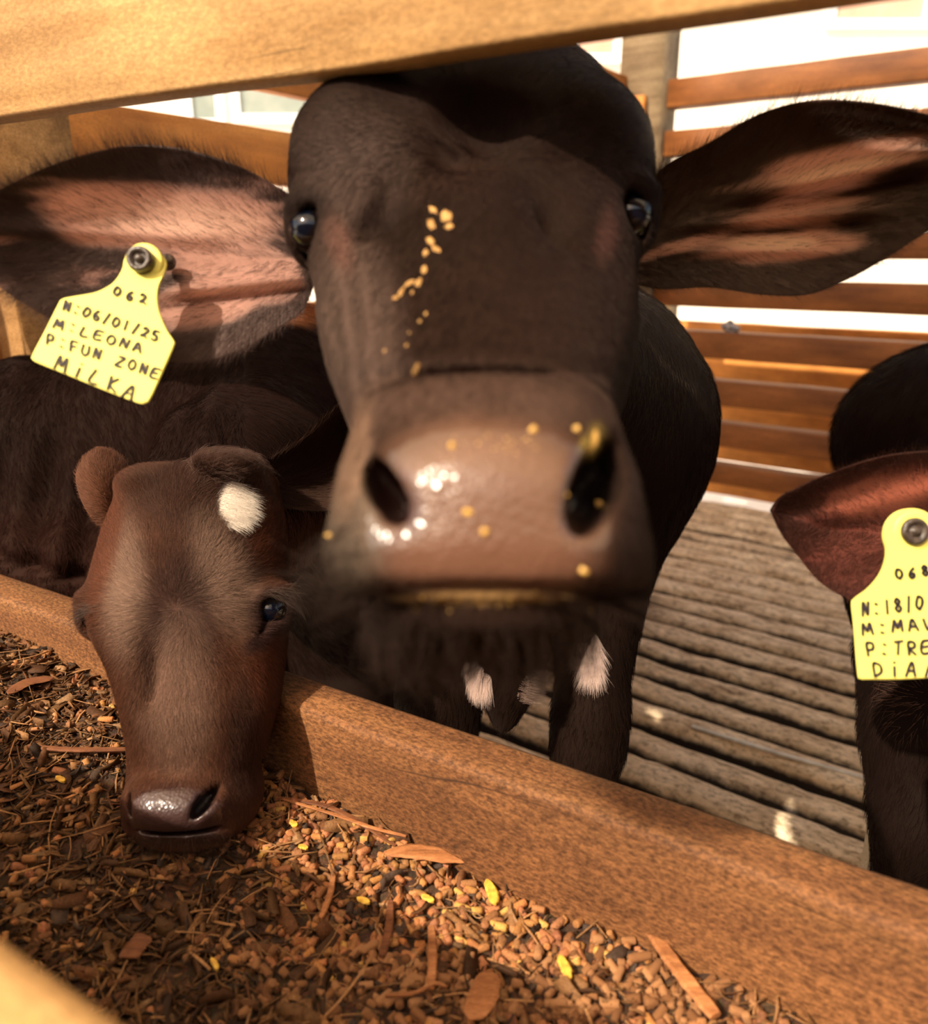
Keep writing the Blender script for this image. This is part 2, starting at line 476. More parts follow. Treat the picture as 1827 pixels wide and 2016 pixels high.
M_dark_wall = wood_mat('dark_blocker_boards', (0.16, 0.09, 0.045), (0.11, 0.06, 0.03), (0.06, 0.03, 0.015), 0.4, 0.8, 0.3, 31.0, crack=False)
V = [(-6, -1.9, -1.325), (6, -1.9, -1.325), (6, -1.8, -1.325), (-6, -1.8, -1.325), (-6, -1.9, 1.1), (6, -1.9, 1.1), (6, -1.8, 1.1), (-6, -1.8, 1.1)]
wr_ = mesh_obj('added_dark_wall', V, [(3, 2, 1, 0), (4, 5, 6, 7), (0, 1, 5, 4), (1, 2, 6, 5), (2, 3, 7, 6), (3, 0, 4, 7)], M_dark_wall, None, smooth=False)
tag(wr_, kind='structure')  # unseen wall added behind the camera to cut sky sheen on coats
# ---------------------------------------------------------------- signed distance modelling (camera-aligned metres)
def smin(a, b, k):
    h = np.clip(0.5 + 0.5 * (b - a) / k, 0, 1)
    return b * (1 - h) + a * h - k * h * (1 - h)
def smax(a, b, k): return -smin(-a, -b, k)
class Field:
    def __init__(s, lo, hi, h):
        s.lo, s.h = np.array(lo, dtype=float), h
        n = np.ceil((np.array(hi) - s.lo) / h).astype(int) + 1
        s.ax = [(s.lo[i] + np.arange(n[i]) * h).astype(np.float32) for i in range(3)]
        s.X = s.ax[0][:, None, None]; s.Y = s.ax[1][None, :, None]; s.Z = s.ax[2][None, None, :]
        s.F = np.full(tuple(n), 1e3, dtype=np.float32)
    def ell(s, c, r, rot=None):
        X, Y, Z = s.X - c[0], s.Y - c[1], s.Z - c[2]
        if rot is not None:
            R = np.array(rot.to_3x3() if hasattr(rot, 'to_3x3') else rot)
            X, Y, Z = (X * R[0][0] + Y * R[1][0] + Z * R[2][0], X * R[0][1] + Y * R[1][1] + Z * R[2][1], X * R[0][2] + Y * R[1][2] + Z * R[2][2])
        k0 = np.sqrt((X / r[0]) ** 2 + (Y / r[1]) ** 2 + (Z / r[2]) ** 2)
        k1 = np.sqrt((X / r[0] ** 2) ** 2 + (Y / r[1] ** 2) ** 2 + (Z / r[2] ** 2) ** 2)
        return k0 * (k0 - 1) / np.maximum(k1, 1e-6)
    def cap(s, a, b, ra, rb, fl=None):
        a, b = np.array(a), np.array(b); ab = b - a; L = float(ab @ ab)
        X, Y, Z = s.X - a[0], s.Y - a[1], s.Z - a[2]
        t = np.clip((X * ab[0] + Y * ab[1] + Z * ab[2]) / L, 0, 1)
        return np.sqrt((X - t * ab[0]) ** 2 + (Y - t * ab[1]) ** 2 + (Z - t * ab[2]) ** 2) - (ra + (rb - ra) * t)
    def chain(s, pts, k=0.02):
        """pts: list of (point, radius); smooth union of round cones"""
        out = None
        for (a, ra), (b, rb) in zip(pts[:-1], pts[1:]):
            d = s.cap(a, b, ra, rb); out = d if out is None else smin(out, d, k)
        return out
    def add(s, d, k=0.01): s.F = smin(s.F, d.astype(np.float32), k)
    def cut(s, d, k=0.004): s.F = smax(s.F, -d.astype(np.float32), k)
    def loft(s, rows, p=2.3, capk=0.01):
        """rows: (v, L, R, d, hz) in photo pixels at depth d"""
        rw = np.array([((v - CV) / FPX * d, ((L + R) / 2 - CU) / FPX * d, (R - L) / 2 / FPX * d, d, hz) for v, L, R, d, hz in rows])
        y = s.ax[1]
        def interp(col):
            # smooth (Catmull-Rom style) interpolation of a table column
            ys, c = rw[:, 0], rw[:, col]
            m = np.gradient(c, ys)
            i = np.clip(np.searchsorted(ys, y) - 1, 0, len(ys) - 2)
            h = ys[i + 1] - ys[i]; t = np.clip((y - ys[i]) / h, 0, 1)
            return ((2 * t**3 - 3 * t**2 + 1) * c[i] + (t**3 - 2 * t**2 + t) * h * m[i] + (-2 * t**3 + 3 * t**2) * c[i + 1] + (t**3 - t**2) * h * m[i + 1])[None, :, None].astype(np.float32)
        xc, hw, zc, hz = interp(1), interp(2), interp(3), interp(4)
        q = (np.abs((s.X - xc) / hw) ** p + np.abs((s.Z - zc) / hz) ** p) ** (1 / p)
        d = (q - 1) * np.minimum(hw, hz)
        return smax(d, np.maximum(rw[0, 0] - s.Y, s.Y - rw[-1, 0]) + 0 * d, capk)
    def mesh(s):
        F = s.F; n = F.shape; ins = F < 0
        sh = tuple(x - 1 for x in n)
        cnt = np.zeros(sh, dtype=np.int8)
        for dx in (0, 1):
            for dy in (0, 1):
                for dz in (0, 1):
                    cnt += ins[dx:dx + sh[0], dy:dy + sh[1], dz:dz + sh[2]]
        act = (cnt > 0) & (cnt < 8)
        idx = np.full(sh, -1, dtype=np.int64); cells = np.argwhere(act); idx[act] = np.arange(len(cells))
        acc = np.zeros((len(cells), 3)); w = np.zeros(len(cells))
        c = [F[cells[:, 0] + dx, cells[:, 1] + dy, cells[:, 2] + dz] for dx in (0, 1) for dy in (0, 1) for dz in (0, 1)]
        cor = [(dx, dy, dz) for dx in (0, 1) for dy in (0, 1) for dz in (0, 1)]
        for i in range(8):
            for j in range(i + 1, 8):
                df = [abs(cor[i][k] - cor[j][k]) for k in range(3)]
                if sum(df) != 1: continue
                m = (c[i] < 0) != (c[j] < 0)
                t = np.where(m, c[i] / np.where(m, c[i] - c[j], 1), 0)
                p = np.array(cor[i])[None] + t[:, None] * (np.array(cor[j]) - np.array(cor[i]))[None]
                acc += p * m[:, None]; w += m
        V = (cells + acc / w[:, None]) * s.h + s.lo
        Q = []
        for ax in range(3):
            a1, a2 = (ax + 1) % 3, (ax + 2) % 3
            sl0 = [slice(1, -1)] * 3; sl0[ax] = slice(0, -1)
            sl1 = list(sl0); sl1[ax] = slice(1, None)
            A, B = ins[tuple(sl0)], ins[tuple(sl1)]
            e = np.argwhere(A != B)
            e[:, a1] += 1; e[:, a2] += 1
            flipm = ins[e[:, 0], e[:, 1], e[:, 2]]
            def at(o1, o2):
                q = e.copy(); q[:, a1] += o1; q[:, a2] += o2; return idx[q[:, 0], q[:, 1], q[:, 2]]
            q = np.stack([at(-1, -1), at(0, -1), at(0, 0), at(-1, 0)], -1)
            q[~flipm] = q[~flipm][:, ::-1]
            Q.append(q)
        Q = np.concatenate(Q); Q = Q[(Q >= 0).all(1)]
        # fairing
        nb = np.zeros_like(V); ct = np.zeros(len(V))
        for k in range(4):
            np.add.at(nb, Q[:, k], V[Q[:, (k + 1) % 4]]); np.add.at(ct, Q[:, k], 1)
            np.add.at(nb, Q[:, (k + 1) % 4], V[Q[:, k]]); np.add.at(ct, Q[:, (k + 1) % 4], 1)
        V = V * 0.5 + 0.5 * nb / ct[:, None]
        return V, Q
def vnormals(V, Q):
    n = np.cross(V[Q[:, 2]] - V[Q[:, 0]], V[Q[:, 3 if Q.shape[1] == 4 else 1]] - V[Q[:, 1 if Q.shape[1] == 4 else 0]])
    out = np.zeros_like(V)
    for k in range(Q.shape[1]): np.add.at(out, Q[:, k], n)
    return out / np.maximum(np.linalg.norm(out, axis=1, keepdims=True), 1e-12)
def cpx(P):
    return CU + FPX * P[:, 0] / P[:, 2], CV + FPX * P[:, 1] / P[:, 2]
def E(u, v, d, ru, rv, rz):
    """ellipsoid centre and radii: pixel radii at depth d, metric depth radius"""
    return cam_pt(u, v, d), (ru / FPX * d, rv / FPX * d, rz)
def rotz(deg): return Matrix.Rotation(math.radians(deg), 3, 'Z')
def blob(u, v, cu, cv, ru, rv, soft=0.35, ang=0.0):
    a = math.radians(ang); du, dv = u - cu, v - cv
    x = (du * math.cos(a) + dv * math.sin(a)) / ru; y = (-du * math.sin(a) + dv * math.cos(a)) / rv
    return 1 - sstep(1 - soft, 1 + soft, np.sqrt(x * x + y * y))
def lerpc(C, col, w): return C * (1 - w[:, None]) + np.array(col)[None] * w[:, None]

# ---------------------------------------------------------------- fur
def fur_mat(name, rough=0.45, spec=0.5):
    m, nt, b = new_mat(name)
    at = N(nt, 'ShaderNodeAttribute', attribute_name='Col')
    nt.links.new(at.outputs['Color'], b.inputs['Base Color'])
    b.inputs['Roughness'].default_value = rough; b.inputs['Specular IOR Level'].default_value = spec
    b.inputs['Specular Tint'].default_value = (1.0, 0.78, 0.62, 1)
    return m
M_fur = fur_mat('fur_strands', 0.5, 0.16)
M_fur_dark = fur_mat('dark_fur_strands', 0.6, 0.04)
def make_fur(name, parent, roots, dirs, normals, length, colors, rad=0.00012, npt=4, lift=0.35, curl=0.25, droop=None, tip=0.15, mat=None):
    """all arguments in camera-aligned metres; roots (n,3)"""
    n = len(roots)
    dirs = dirs - normals * (dirs * normals).sum(1, keepdims=True)
    dirs /= np.maximum(np.linalg.norm(dirs, axis=1, keepdims=True), 1e-9)
    rnd = RNG.normal(size=(n, 3)) * curl
    d = dirs + rnd; d -= normals * (d * normals).sum(1, keepdims=True)
    d /= np.maximum(np.linalg.norm(d, axis=1, keepdims=True), 1e-9)
    lf = np.asarray(lift) * (0.6 + 0.8 * RNG.random(n))
    L = np.asarray(length) * np.ones(n) * (0.6 + 0.7 * RNG.random(n))
    P = np.zeros((n, npt, 3))
    for k in range(npt):
        t = k / (npt - 1)
        P[:, k] = roots + L[:, None] * (d * t + normals * (lf * (t - 0.45 * t * t))[:, None])
        if droop is not None: P[:, k, 1] += droop * L * t * t
    W = to_world(P.reshape(-1, 3)).astype(np.float32)
    if parent is not None:
        W = W - np.array(parent.matrix_world.translation, dtype=np.float32)
    cu = bpy.data.hair_curves.new(name)
    cu.add_curves([npt] * n)
    cu.points.foreach_set('position', W.ravel())
    rr = np.tile(np.linspace(1, tip, npt), n).astype(np.float32) * rad
    a = cu.attributes.get('radius') or cu.attributes.new('radius', 'FLOAT', 'POINT')
    a.data.foreach_set('value', rr)
    c = cu.attributes.new('Col', 'FLOAT_COLOR', 'CURVE')
    cc = np.ones((n, 4), dtype=np.float32); cc[:, :3] = colors
    c.data.foreach_set('color', cc.ravel())
    cu.materials.append(mat or M_fur)
    o = bpy.data.objects.new(name, cu)
    sc.collection.objects.link(o)
    if parent is not None:
        o.parent = parent
    o['kind'] = 'stuff'
    return o
def sample(V, Q, dens, n, nrm=None):
    """n random surface points; dens: per-vertex weight. returns roots, normals, colour index (face vertex)"""
    if Q.shape[1] == 4: T = np.concatenate([Q[:, [0, 1, 2]], Q[:, [0, 2, 3]]])
    else: T = Q
    A = np.linalg.norm(np.cross(V[T[:, 1]] - V[T[:, 0]], V[T[:, 2]] - V[T[:, 0]]), axis=1)
    w = A * dens[T].mean(1); cs = np.cumsum(w); cs /= cs[-1]
    f = np.searchsorted(cs, RNG.random(n))
    f = np.minimum(f, len(T) - 1)
    a, b = RNG.random(n), RNG.random(n); m = a + b > 1; a[m], b[m] = 1 - a[m], 1 - b[m]
    t = T[f]
    P = V[t[:, 0]] * (1 - a - b)[:, None] + V[t[:, 1]] * a[:, None] + V[t[:, 2]] * b[:, None]
    NN = nrm[t[:, 0]] * (1 - a - b)[:, None] + nrm[t[:, 1]] * a[:, None] + nrm[t[:, 2]] * b[:, None]
    return P, NN / np.maximum(np.linalg.norm(NN, axis=1, keepdims=True), 1e-9), t[:, 0]
def facing(V, nrm, lo=-0.15):
    """weight: surface turned towards the pen's open side"""
    vd = -V / np.linalg.norm(V, axis=1, keepdims=True)
    return sstep(lo - 0.25, lo, (nrm * vd).sum(1))

def body_obj(name, parts, mat, parent):
    """join several sdf meshes (V in camera metres, Q, colours) as one object"""
    Vs, Qs, Cs, off = [], [], [], 0
    for V, Q, C in parts:
        Vs.append(V); Qs.append(Q + off); Cs.append(C); off += len(V)
    V = to_world(np.concatenate(Vs)) - np.array(parent.matrix_world.translation)
    o = fast_mesh(name, V, np.concatenate(Qs), mat, None, np.concatenate(Cs))
    o.parent = parent
    return o
def eyeball(parent, u, v, d, r, pu=0, pv=0):
    """glossy dark eyeball with a bluish pupil turned towards (pu, pv)"""
    c = cam_pt(u, v, d)
    look = np.array([pu, pv, -1.0]); look /= np.linalg.norm(look)
    nu, nvv = 40, 24; V = []; C = []
    ax = np.cross(look, [0, 1, 0]); ax /= np.linalg.norm(ax); ay = np.cross(look, ax)
    for i in range(nvv + 1):
        th = math.pi * i / nvv
        for j in range(nu):
            ph = 2 * math.pi * j / nu
            dd = look * math.cos(th) + math.sin(th) * (ax * math.cos(ph) + ay * math.sin(ph))
            bul = 1 + 0.06 * math.exp(-(th / 0.5) ** 2)
            V.append(c + dd * r * bul)
            C.append((0.0015, 0.003, 0.008) if th < 0.6 else ((0.005, 0.003, 0.003) if th < 1.7 else (0.10, 0.045, 0.035)))
    F = []
    for i in range(nvv):
        for j in range(nu):
            a = i * nu + j; b_ = i * nu + (j + 1) % nu
            F.append((a, b_, b_ + nu, a + nu))
    W = to_world(np.array(V)) - np.array(parent.matrix_world.translation)
    o = fast_mesh('eye', W, np.array(F), M_eye, None, np.array(C))
    o.parent = parent
    return o
M_eye, _nt, _b = new_mat('wet_eye')
_at = N(_nt, 'ShaderNodeAttribute', attribute_name='Col'); _nt.links.new(_at.outputs['Color'], _b.inputs['Base Color'])
_b.inputs['Roughness'].default_value = 0.04; _b.inputs['Specular IOR Level'].default_value = 0.5

def catmull(pts, n):
    pts = np.array(pts, dtype=float)
    # parametrise by chord length
    t = np.concatenate([[0], np.cumsum(np.linalg.norm(np.diff(pts, axis=0), axis=1))]); t /= t[-1]
    x = np.linspace(0, 1, n); m = np.gradient(pts, t, axis=0)
    i = np.clip(np.searchsorted(t, x) - 1, 0, len(t) - 2); h = (t[i + 1] - t[i])[:, None]
    s = ((x - t[i]) / (t[i + 1] - t[i]))[:, None]
    return (2*s**3-3*s**2+1)*pts[i] + (s**3-2*s**2+s)*h*m[i] + (-2*s**3+3*s**2)*pts[i+1] + (s**3-s**2)*h*m[i+1]
def make_ear(parent, top, bot, dfun, cfun, folds=None, thick=0.005, nu=110, nv=70, mat=None, name='ear'):
    """top/bot: photo outlines root -> tip; dfun(s,t) depth; cfun(s,t,u,v) colour of the front. Returns front grid in camera metres"""
    A, B = catmull(top, nu), catmull(bot, nu)
    s = np.linspace(0, 1, nu)[:, None] * np.ones((1, nv)); t = np.ones((nu, 1)) * np.linspace(-1, 1, nv)[None]
    w = (t + 1) / 2
    UV = A[:, None] * (1 - w)[..., None] + B[:, None] * w[..., None]
    d = dfun(s, t)
    if folds is not None: d = d + folds(s, t, UV[..., 0], UV[..., 1])
    G = np.stack([(UV[..., 0] - CU) / FPX * d, (UV[..., 1] - CV) / FPX * d, d], -1)
    th = thick * (1 - np.abs(t) ** 4) * np.clip((1 - s) * 12, 0.05, 1) + 0.0006
    Bk = G.copy(); Bk[..., 2] += th
    C = cfun(s, t, UV[..., 0], UV[..., 1])
    Cb = np.ones_like(C) * np.array([0.035, 0.018, 0.011])
    n = nu * nv
    i, k = np.meshgrid(np.arange(nu - 1), np.arange(nv - 1), indexing='ij')
    a = i * nv + k
    F1 = np.stack([a, a + 1, a + nv + 1, a + nv], -1).reshape(-1, 4)
    F2 = F1[:, ::-1] + n
    ring = [i_ * nv for i_ in range(nu)] + [(nu - 1) * nv + k_ for k_ in range(1, nv)] + [i_ * nv + nv - 1 for i_ in range(nu - 2, -1, -1)] + [k_ for k_ in range(nv - 2, 0, -1)]
    F3 = np.array([(ring[j], ring[(j + 1) % len(ring)], ring[(j + 1) % len(ring)] + n, ring[j] + n) for j in range(len(ring))])
    V = np.concatenate([G.reshape(-1, 3), Bk.reshape(-1, 3)])
    pk = np.clip((C[..., :1] - 0.06) * 2.6, 0, 1)
    C4 = np.concatenate([C, pk], -1); Cb4 = np.concatenate([Cb, pk], -1)
    W = to_world(V) - np.array(parent.matrix_world.translation)
    Q = np.concatenate([F1, F2, F3])
    # orientation: front must face the camera
    nn = np.cross(V[F1[50, 1]] - V[F1[50, 0]], V[F1[50, 3]] - V[F1[50, 0]])
    if nn @ V[F1[50, 0]] > 0: Q = Q[:, ::-1]
    o = fast_mesh(name, W, Q, mat or M_ear, None, np.concatenate([C4.reshape(-1, 4), Cb4.reshape(-1, 4)]))
    o.parent = parent
    nr = vnormals(G.reshape(-1, 3), F1)
    if (nr * G.reshape(-1, 3)).sum() > 0: nr = -nr
    return o, G, nr.reshape(nu, nv, 3), C
M_ear = attr_mat('ear_skin', 0.55, 0.3, 700, 0.0006, 0.5, sss=0.0, cvar=0.18)
def make_translucent(m, amount, col):
    nt = m.node_tree; b = nt.nodes['Principled BSDF']; out = nt.nodes['Material Output']
    at = [n for n in nt.nodes if n.type == 'ATTRIBUTE'][0]
    tr = N(nt, 'ShaderNodeBsdfTranslucent'); tr.inputs[0].default_value = (*col, 1)
    mu = N(nt, 'ShaderNodeMath', operation='MULTIPLY'); mu.inputs[1].default_value = amount; nt.links.new(at.outputs['Alpha'], mu.inputs[0])
    mx = N(nt, 'ShaderNodeMixShader'); nt.links.new(mu.outputs[0], mx.inputs[0]); nt.links.new(b.outputs[0], mx.inputs[1]); nt.links.new(tr.outputs[0], mx.inputs[2])
    nt.links.new(mx.outputs[0], out.inputs[0])
make_translucent(M_ear, 0.45, (1.0, 0.66, 0.52))
M_coat = attr_mat('dark_calf_coat', 0.65, 0.07, 1100, 0.0008, 0.7, cvar=0.35)
# ================================================================= large calf
calf = empty('calf', wp(1100, 1200, 1.05) * np.array([1, 1, 0]) + np.array([0, 0, FLOOR_Z]))
tag(calf, 'large dark brown calf facing the camera, wet nose close up, ear tag 062', 'calf', 'calves in the pen')
f = Field((-0.155, -0.315, 0.245), (0.160, 0.075, 0.70), 0.0025)
f.add(f.ell(*E(930, 345, 0.545, 335, 215, 0.095)), 0.01)                 # cranium
f.add(f.ell(*E(940, 215, 0.56, 250, 95, 0.075)), 0.03)                   # poll
f.add(f.ell(*E(712, 320, 0.515, 128, 125, 0.062)), 0.022)                # brow lobes
f.add(f.ell(*E(1140, 322, 0.515, 132, 125, 0.062)), 0.022)
f.add(f.loft([(330, 640, 1220, 0.53, 0.07), (400, 592, 1262, 0.515, 0.073), (480, 604, 1256, 0.495, 0.073), (560, 622, 1247, 0.475, 0.074), (650, 640, 1234, 0.445, 0.072),
              (740, 668, 1216, 0.415, 0.072), (850, 700, 1195, 0.385, 0.06)], 2.25), 0.02)
# muzzle: upper lip pads and jaw
f.add(f.loft([(735, 790, 1140, 0.372, 0.035), (780, 748, 1172, 0.36, 0.046), (850, 712, 1205, 0.35, 0.056), (930, 684, 1232, 0.342, 0.062), (1010, 664, 1250, 0.338, 0.065),
              (1090, 652, 1263, 0.335, 0.063), (1145, 672, 1258, 0.335, 0.055), (1172, 715, 1215, 0.338, 0.040)], 2.9), 0.014)
f.add(f.ell(*E(950, 800, 0.335, 190, 60, 0.030)), 0.02)                  # hump above the nose
f.add(f.ell(*E(955, 960, 0.296, 205, 110, 0.022)), 0.015)                # nose pad
f.add(f.ell(*E(955, 1085, 0.296, 215, 75, 0.018)), 0.014)                # upper lip
f.add(f.ell(*E(950, 1196, 0.330, 205, 50, 0.048)), 0.006)                # lower lip and chin
f.add(f.ell(*E(950, 1225, 0.352, 190, 55, 0.050)), 0.015)
f.add(f.ell(*E(930, 1120, 0.44, 215, 140, 0.09)), 0.03)                  # jaw behind
f.add(f.ell(*E(800, 760, 0.46, 120, 200, 0.05)), 0.03)                   # cheeks
f.add(f.ell(*E(1110, 760, 0.46, 105, 200, 0.05)), 0.03)
f.cut(f.ell(*E(947, 1158, 0.276, 195, 7, 0.030)), 0.005)                 # mouth line
f.cut(f.ell(cam_pt(786, 992, 0.297), (0.0070, 0.0125, 0.024), rotz(-26)), 0.007)   # nostrils
f.cut(f.ell(cam_pt(752, 945, 0.302), (0.0035, 0.0070, 0.014), rotz(-20)), 0.010)
f.cut(f.ell(cam_pt(1158, 975, 0.292), (0.0088, 0.0175, 0.036), rotz(24)), 0.006)
f.cut(f.ell(cam_pt(1192, 920, 0.300), (0.0050, 0.0120, 0.022), rotz(15)), 0.008)
f.cut(f.ell(*E(930, 262, 0.444, 95, 80, 0.020), ), 0.020)                # valley between the brows
f.cut(f.ell(*E(940, 742, 0.335, 160, 11, 0.012)), 0.014)                 # fold above the muzzle
f.cut(f.ell(*E(775, 345, 0.437, 26, 75, 0.009), rotz(12)), 0.014)        # hollow in the left brow
f.add(f.ell(*E(900, 310, 0.462, 80, 14, 0.014), rotz(40)), 0.014)        # V shaped brow ridges
f.add(f.ell(*E(1000, 330, 0.462, 75, 12, 0.012), rotz(-30)), 0.014)
f.cut(f.ell(*E(760, 450, 0.432, 42, 24, 0.008)), 0.02)
f.cut(f.ell(*E(1080, 470, 0.422, 30, 90, 0.008), rotz(-8)), 0.02)
f.add(f.ell(*E(940, 560, 0.423, 90, 170, 0.020)), 0.03)                  # nasal ridge
# eye rims and sockets
EYL = (618, 458, 0.488); EYR = (1240, 430, 0.488)
for (u, v, d), s_ in ((EYL, -1), (EYR, 1)):
    c = cam_pt(u, v, d)
    f.add(f.ell(cam_pt(u + s_ * 4, v - 6, d + 0.004), (0.0150, 0.0220, 0.022), rotz(-8 * s_)), 0.012)
    f.add(f.ell(cam_pt(u + s_ * 2, v - 58, d - 0.008), (0.0150, 0.0060, 0.016), rotz(12 * s_)), 0.008)   # upper lid
    f.add(f.ell(cam_pt(u - s_ * 44, v + 22, d - 0.012), (0.0055, 0.0120, 0.010), rotz(10 * s_)), 0.010)   # inner corner
    f.cut(f.ell(cam_pt(u + s_ * 1, v + 4, d - 0.014), (0.0098, 0.0155, 0.022), rotz(-10 * s_)), 0.004)
Vh, Qh = f.mesh()
u, v = cpx(Vh); nh = vnormals(Vh, Qh)
# fine folds of skin under the eyes and beside the nose
wr = 0.0007 * np.sin((u - v * 0.15) / 7.0 + 3 * vnoise(Vh, 30)) * blob(u, v, 715, 640, 90, 150, 0.5, 10) * (nh[:, 2] < 0)
Vh = Vh + nh * (wr + 0.0006 * fbm(Vh, 45, 2))[:, None]
C = np.tile(np.array([[0.0125, 0.0058, 0.0040]]), (len(Vh), 1))
n1 = fbm(Vh, 28, 3); C = C * (1 + 0.25 * n1[:, None])
fr = nh[:, 2] < 0.3
C = lerpc(C, (0.075, 0.048, 0.038), 0.75 * blob(u, v, 695, 640, 85, 190, 0.5, -8) * fr)  # left cheek painted greyer for the light and sheen falling there
C = lerpc(C, (0.055, 0.036, 0.030), 0.65 * blob(u, v, 690, 330, 100, 110, 0.6) * fr)
C = lerpc(C, (0.10, 0.048, 0.036), 0.75 * blob(u, v, 668, 478, 22, 55, 0.6, -18) * fr)
C = lerpc(C, (0.07, 0.028, 0.022), 0.6 * blob(u, v, 1196, 450, 20, 60, 0.6, 12) * fr)
C = lerpc(C, (0.012, 0.007, 0.006), 0.8 * blob(u, v, 600, 405, 50, 40, 0.4) * fr)
C = lerpc(C, (0.012, 0.007, 0.006), 0.8 * blob(u, v, 1262, 400, 60, 60, 0.4) * fr)
C = lerpc(C, (0.065, 0.037, 0.027), 0.8 * blob(u, v, 945, 800, 230, 75, 0.5) * fr)
C = lerpc(C, (0.135, 0.066, 0.038), 0.95 * blob(u, v, 960, 1000, 230, 160, 0.35) * fr)
C = lerpc(C, (0.13, 0.058, 0.035), 0.8 * blob(u, v, 960, 1110, 200, 50, 0.4) * fr)
C = lerpc(C, (0.10, 0.075, 0.055), 0.7 * blob(u, v, 685, 1010, 60, 160, 0.5, -6) * fr)
C = lerpc(C, (0.17, 0.10, 0.065), 0.7 * blob(u, v, 700, 900, 26, 110, 0.5, 12) * fr)
C = lerpc(C, (0.045, 0.016, 0.012), 0.9 * blob(u, v, 786, 990, 42, 66, 0.4, -24) * fr)
C = lerpc(C, (0.008, 0.005, 0.004), 0.97 * blob(u, v, 1168, 965, 48, 82, 0.3, 22) * fr)
C = lerpc(C, (0.45, 0.27, 0.10), 0.75 * blob(u, v, 945, 1178, 150, 11, 0.4) * fr)
C = lerpc(C, (0.35, 0.25, 0.06), 0.6 * blob(u, v, 1165, 870, 18, 34, 0.5, 20) * fr)
C = lerpc(C, (0.018, 0.010, 0.008), 0.8 * blob(u, v, 1235, 1050, 34, 150, 0.5) * fr)

# body: neck, chest, barrel and legs
fb = Field((-0.22, -0.36, 0.46), (0.42, 0.62, 2.05), 0.0085)
b1 = fb.chain([(cam_pt(935, 430, 0.60), 0.085), (cam_pt(975, 640, 0.74), 0.098), (cam_pt(1080, 800, 0.98), 0.14)], 0.05)
fb.add(b1, 0.03)
fb.add(fb.ell(cam_pt(1118, 850, 1.02), (0.182, 0.185, 0.20)), 0.05)                      # chest and shoulders
rear = to_cam(np.array([0.26, 1.72, -0.24]))
fb.add(fb.cap(cam_pt(1110, 800, 1.10), rear, 0.165, 0.175), 0.05)
fb.add(fb.ell(rear, (0.165, 0.18, 0.17)), 0.04)
def leg(f_, top, kn, ft, r0, r1, r2, k=0.02):
    f_.add(f_.chain([(to_cam(np.array(top)), r0), (to_cam(np.array(kn)), r1), (to_cam(np.array(ft)), r2)], 0.03), k)
def wxyz(u, v, d): return wp(u, v, d)
k1 = wp(1155, 1480, 0.86); k0 = wp(865, 1440, 0.87)
leg(fb, wp(1190, 1060, 0.96), k1 + np.array([0.004, 0.01, 0.04]), k1, 0.068, 0.036, 0.034, 0.05)
leg(fb, wp(900, 1060, 0.96), k0 + np.array([0, 0.01, 0.04]), k0, 0.062, 0.040, 0.037, 0.05)
for k_ in (k1, k0):
    fb.add(fb.cap(to_cam(k_), to_cam(np.array([k_[0], k_[1] + 0.03, FLOOR_Z + 0.10])), 0.034, 0.024), 0.02)
    fb.add(fb.cap(to_cam(np.array([k_[0], k_[1] + 0.03, FLOOR_Z + 0.10])), to_cam(np.array([k_[0], k_[1], FLOOR_Z + 0.035])), 0.028, 0.033), 0.02)
for sx in (-0.11, 0.11):                                                                 # hind legs with hocks
    h0 = np.array([0.26 + sx * 0.8, 1.70, -0.33]); h1 = np.array([0.26 + sx, 1.62, -0.45]); h2 = np.array([0.26 + sx, 1.80, -0.53]); h3 = np.array([0.26 + sx, 1.77, FLOOR_Z + 0.035])
    fb.add(fb.chain([(to_cam(h0), 0.10), (to_cam(h1), 0.06), (to_cam(h2), 0.034), (to_cam(h3), 0.032)], 0.02), 0.04)
fb.add(fb.chain([(cam_pt(985, 1210, 0.83), 0.075), (cam_pt(992, 1330, 0.80), 0.034), (cam_pt(990, 1415, 0.79), 0.016)], 0.02), 0.03)   # hanging brisket
Vb, Qb = fb.mesh()
Vb = Vb + vnormals(Vb, Qb) * (0.004 * fbm(Vb, 14, 3))[:, None]
ub, vb = cpx(Vb)
Cb = np.tile(np.array([[0.008, 0.0040, 0.0028]]), (len(Vb), 1)) * (1 + 0.3 * fbm(Vb, 10, 3)[:, None])
body_obj('body', [(Vh, Qh, C), (Vb, Qb, Cb)], M_coat, calf)
eyeball(calf, EYL[0] + 1, EYL[1] - 3, EYL[2] - 0.0050, 0.0156, -0.45, -0.05)
eyeball(calf, EYR[0] - 1, EYR[1] - 4, EYR[2] - 0.0050, 0.0156, 0.40, -0.05)

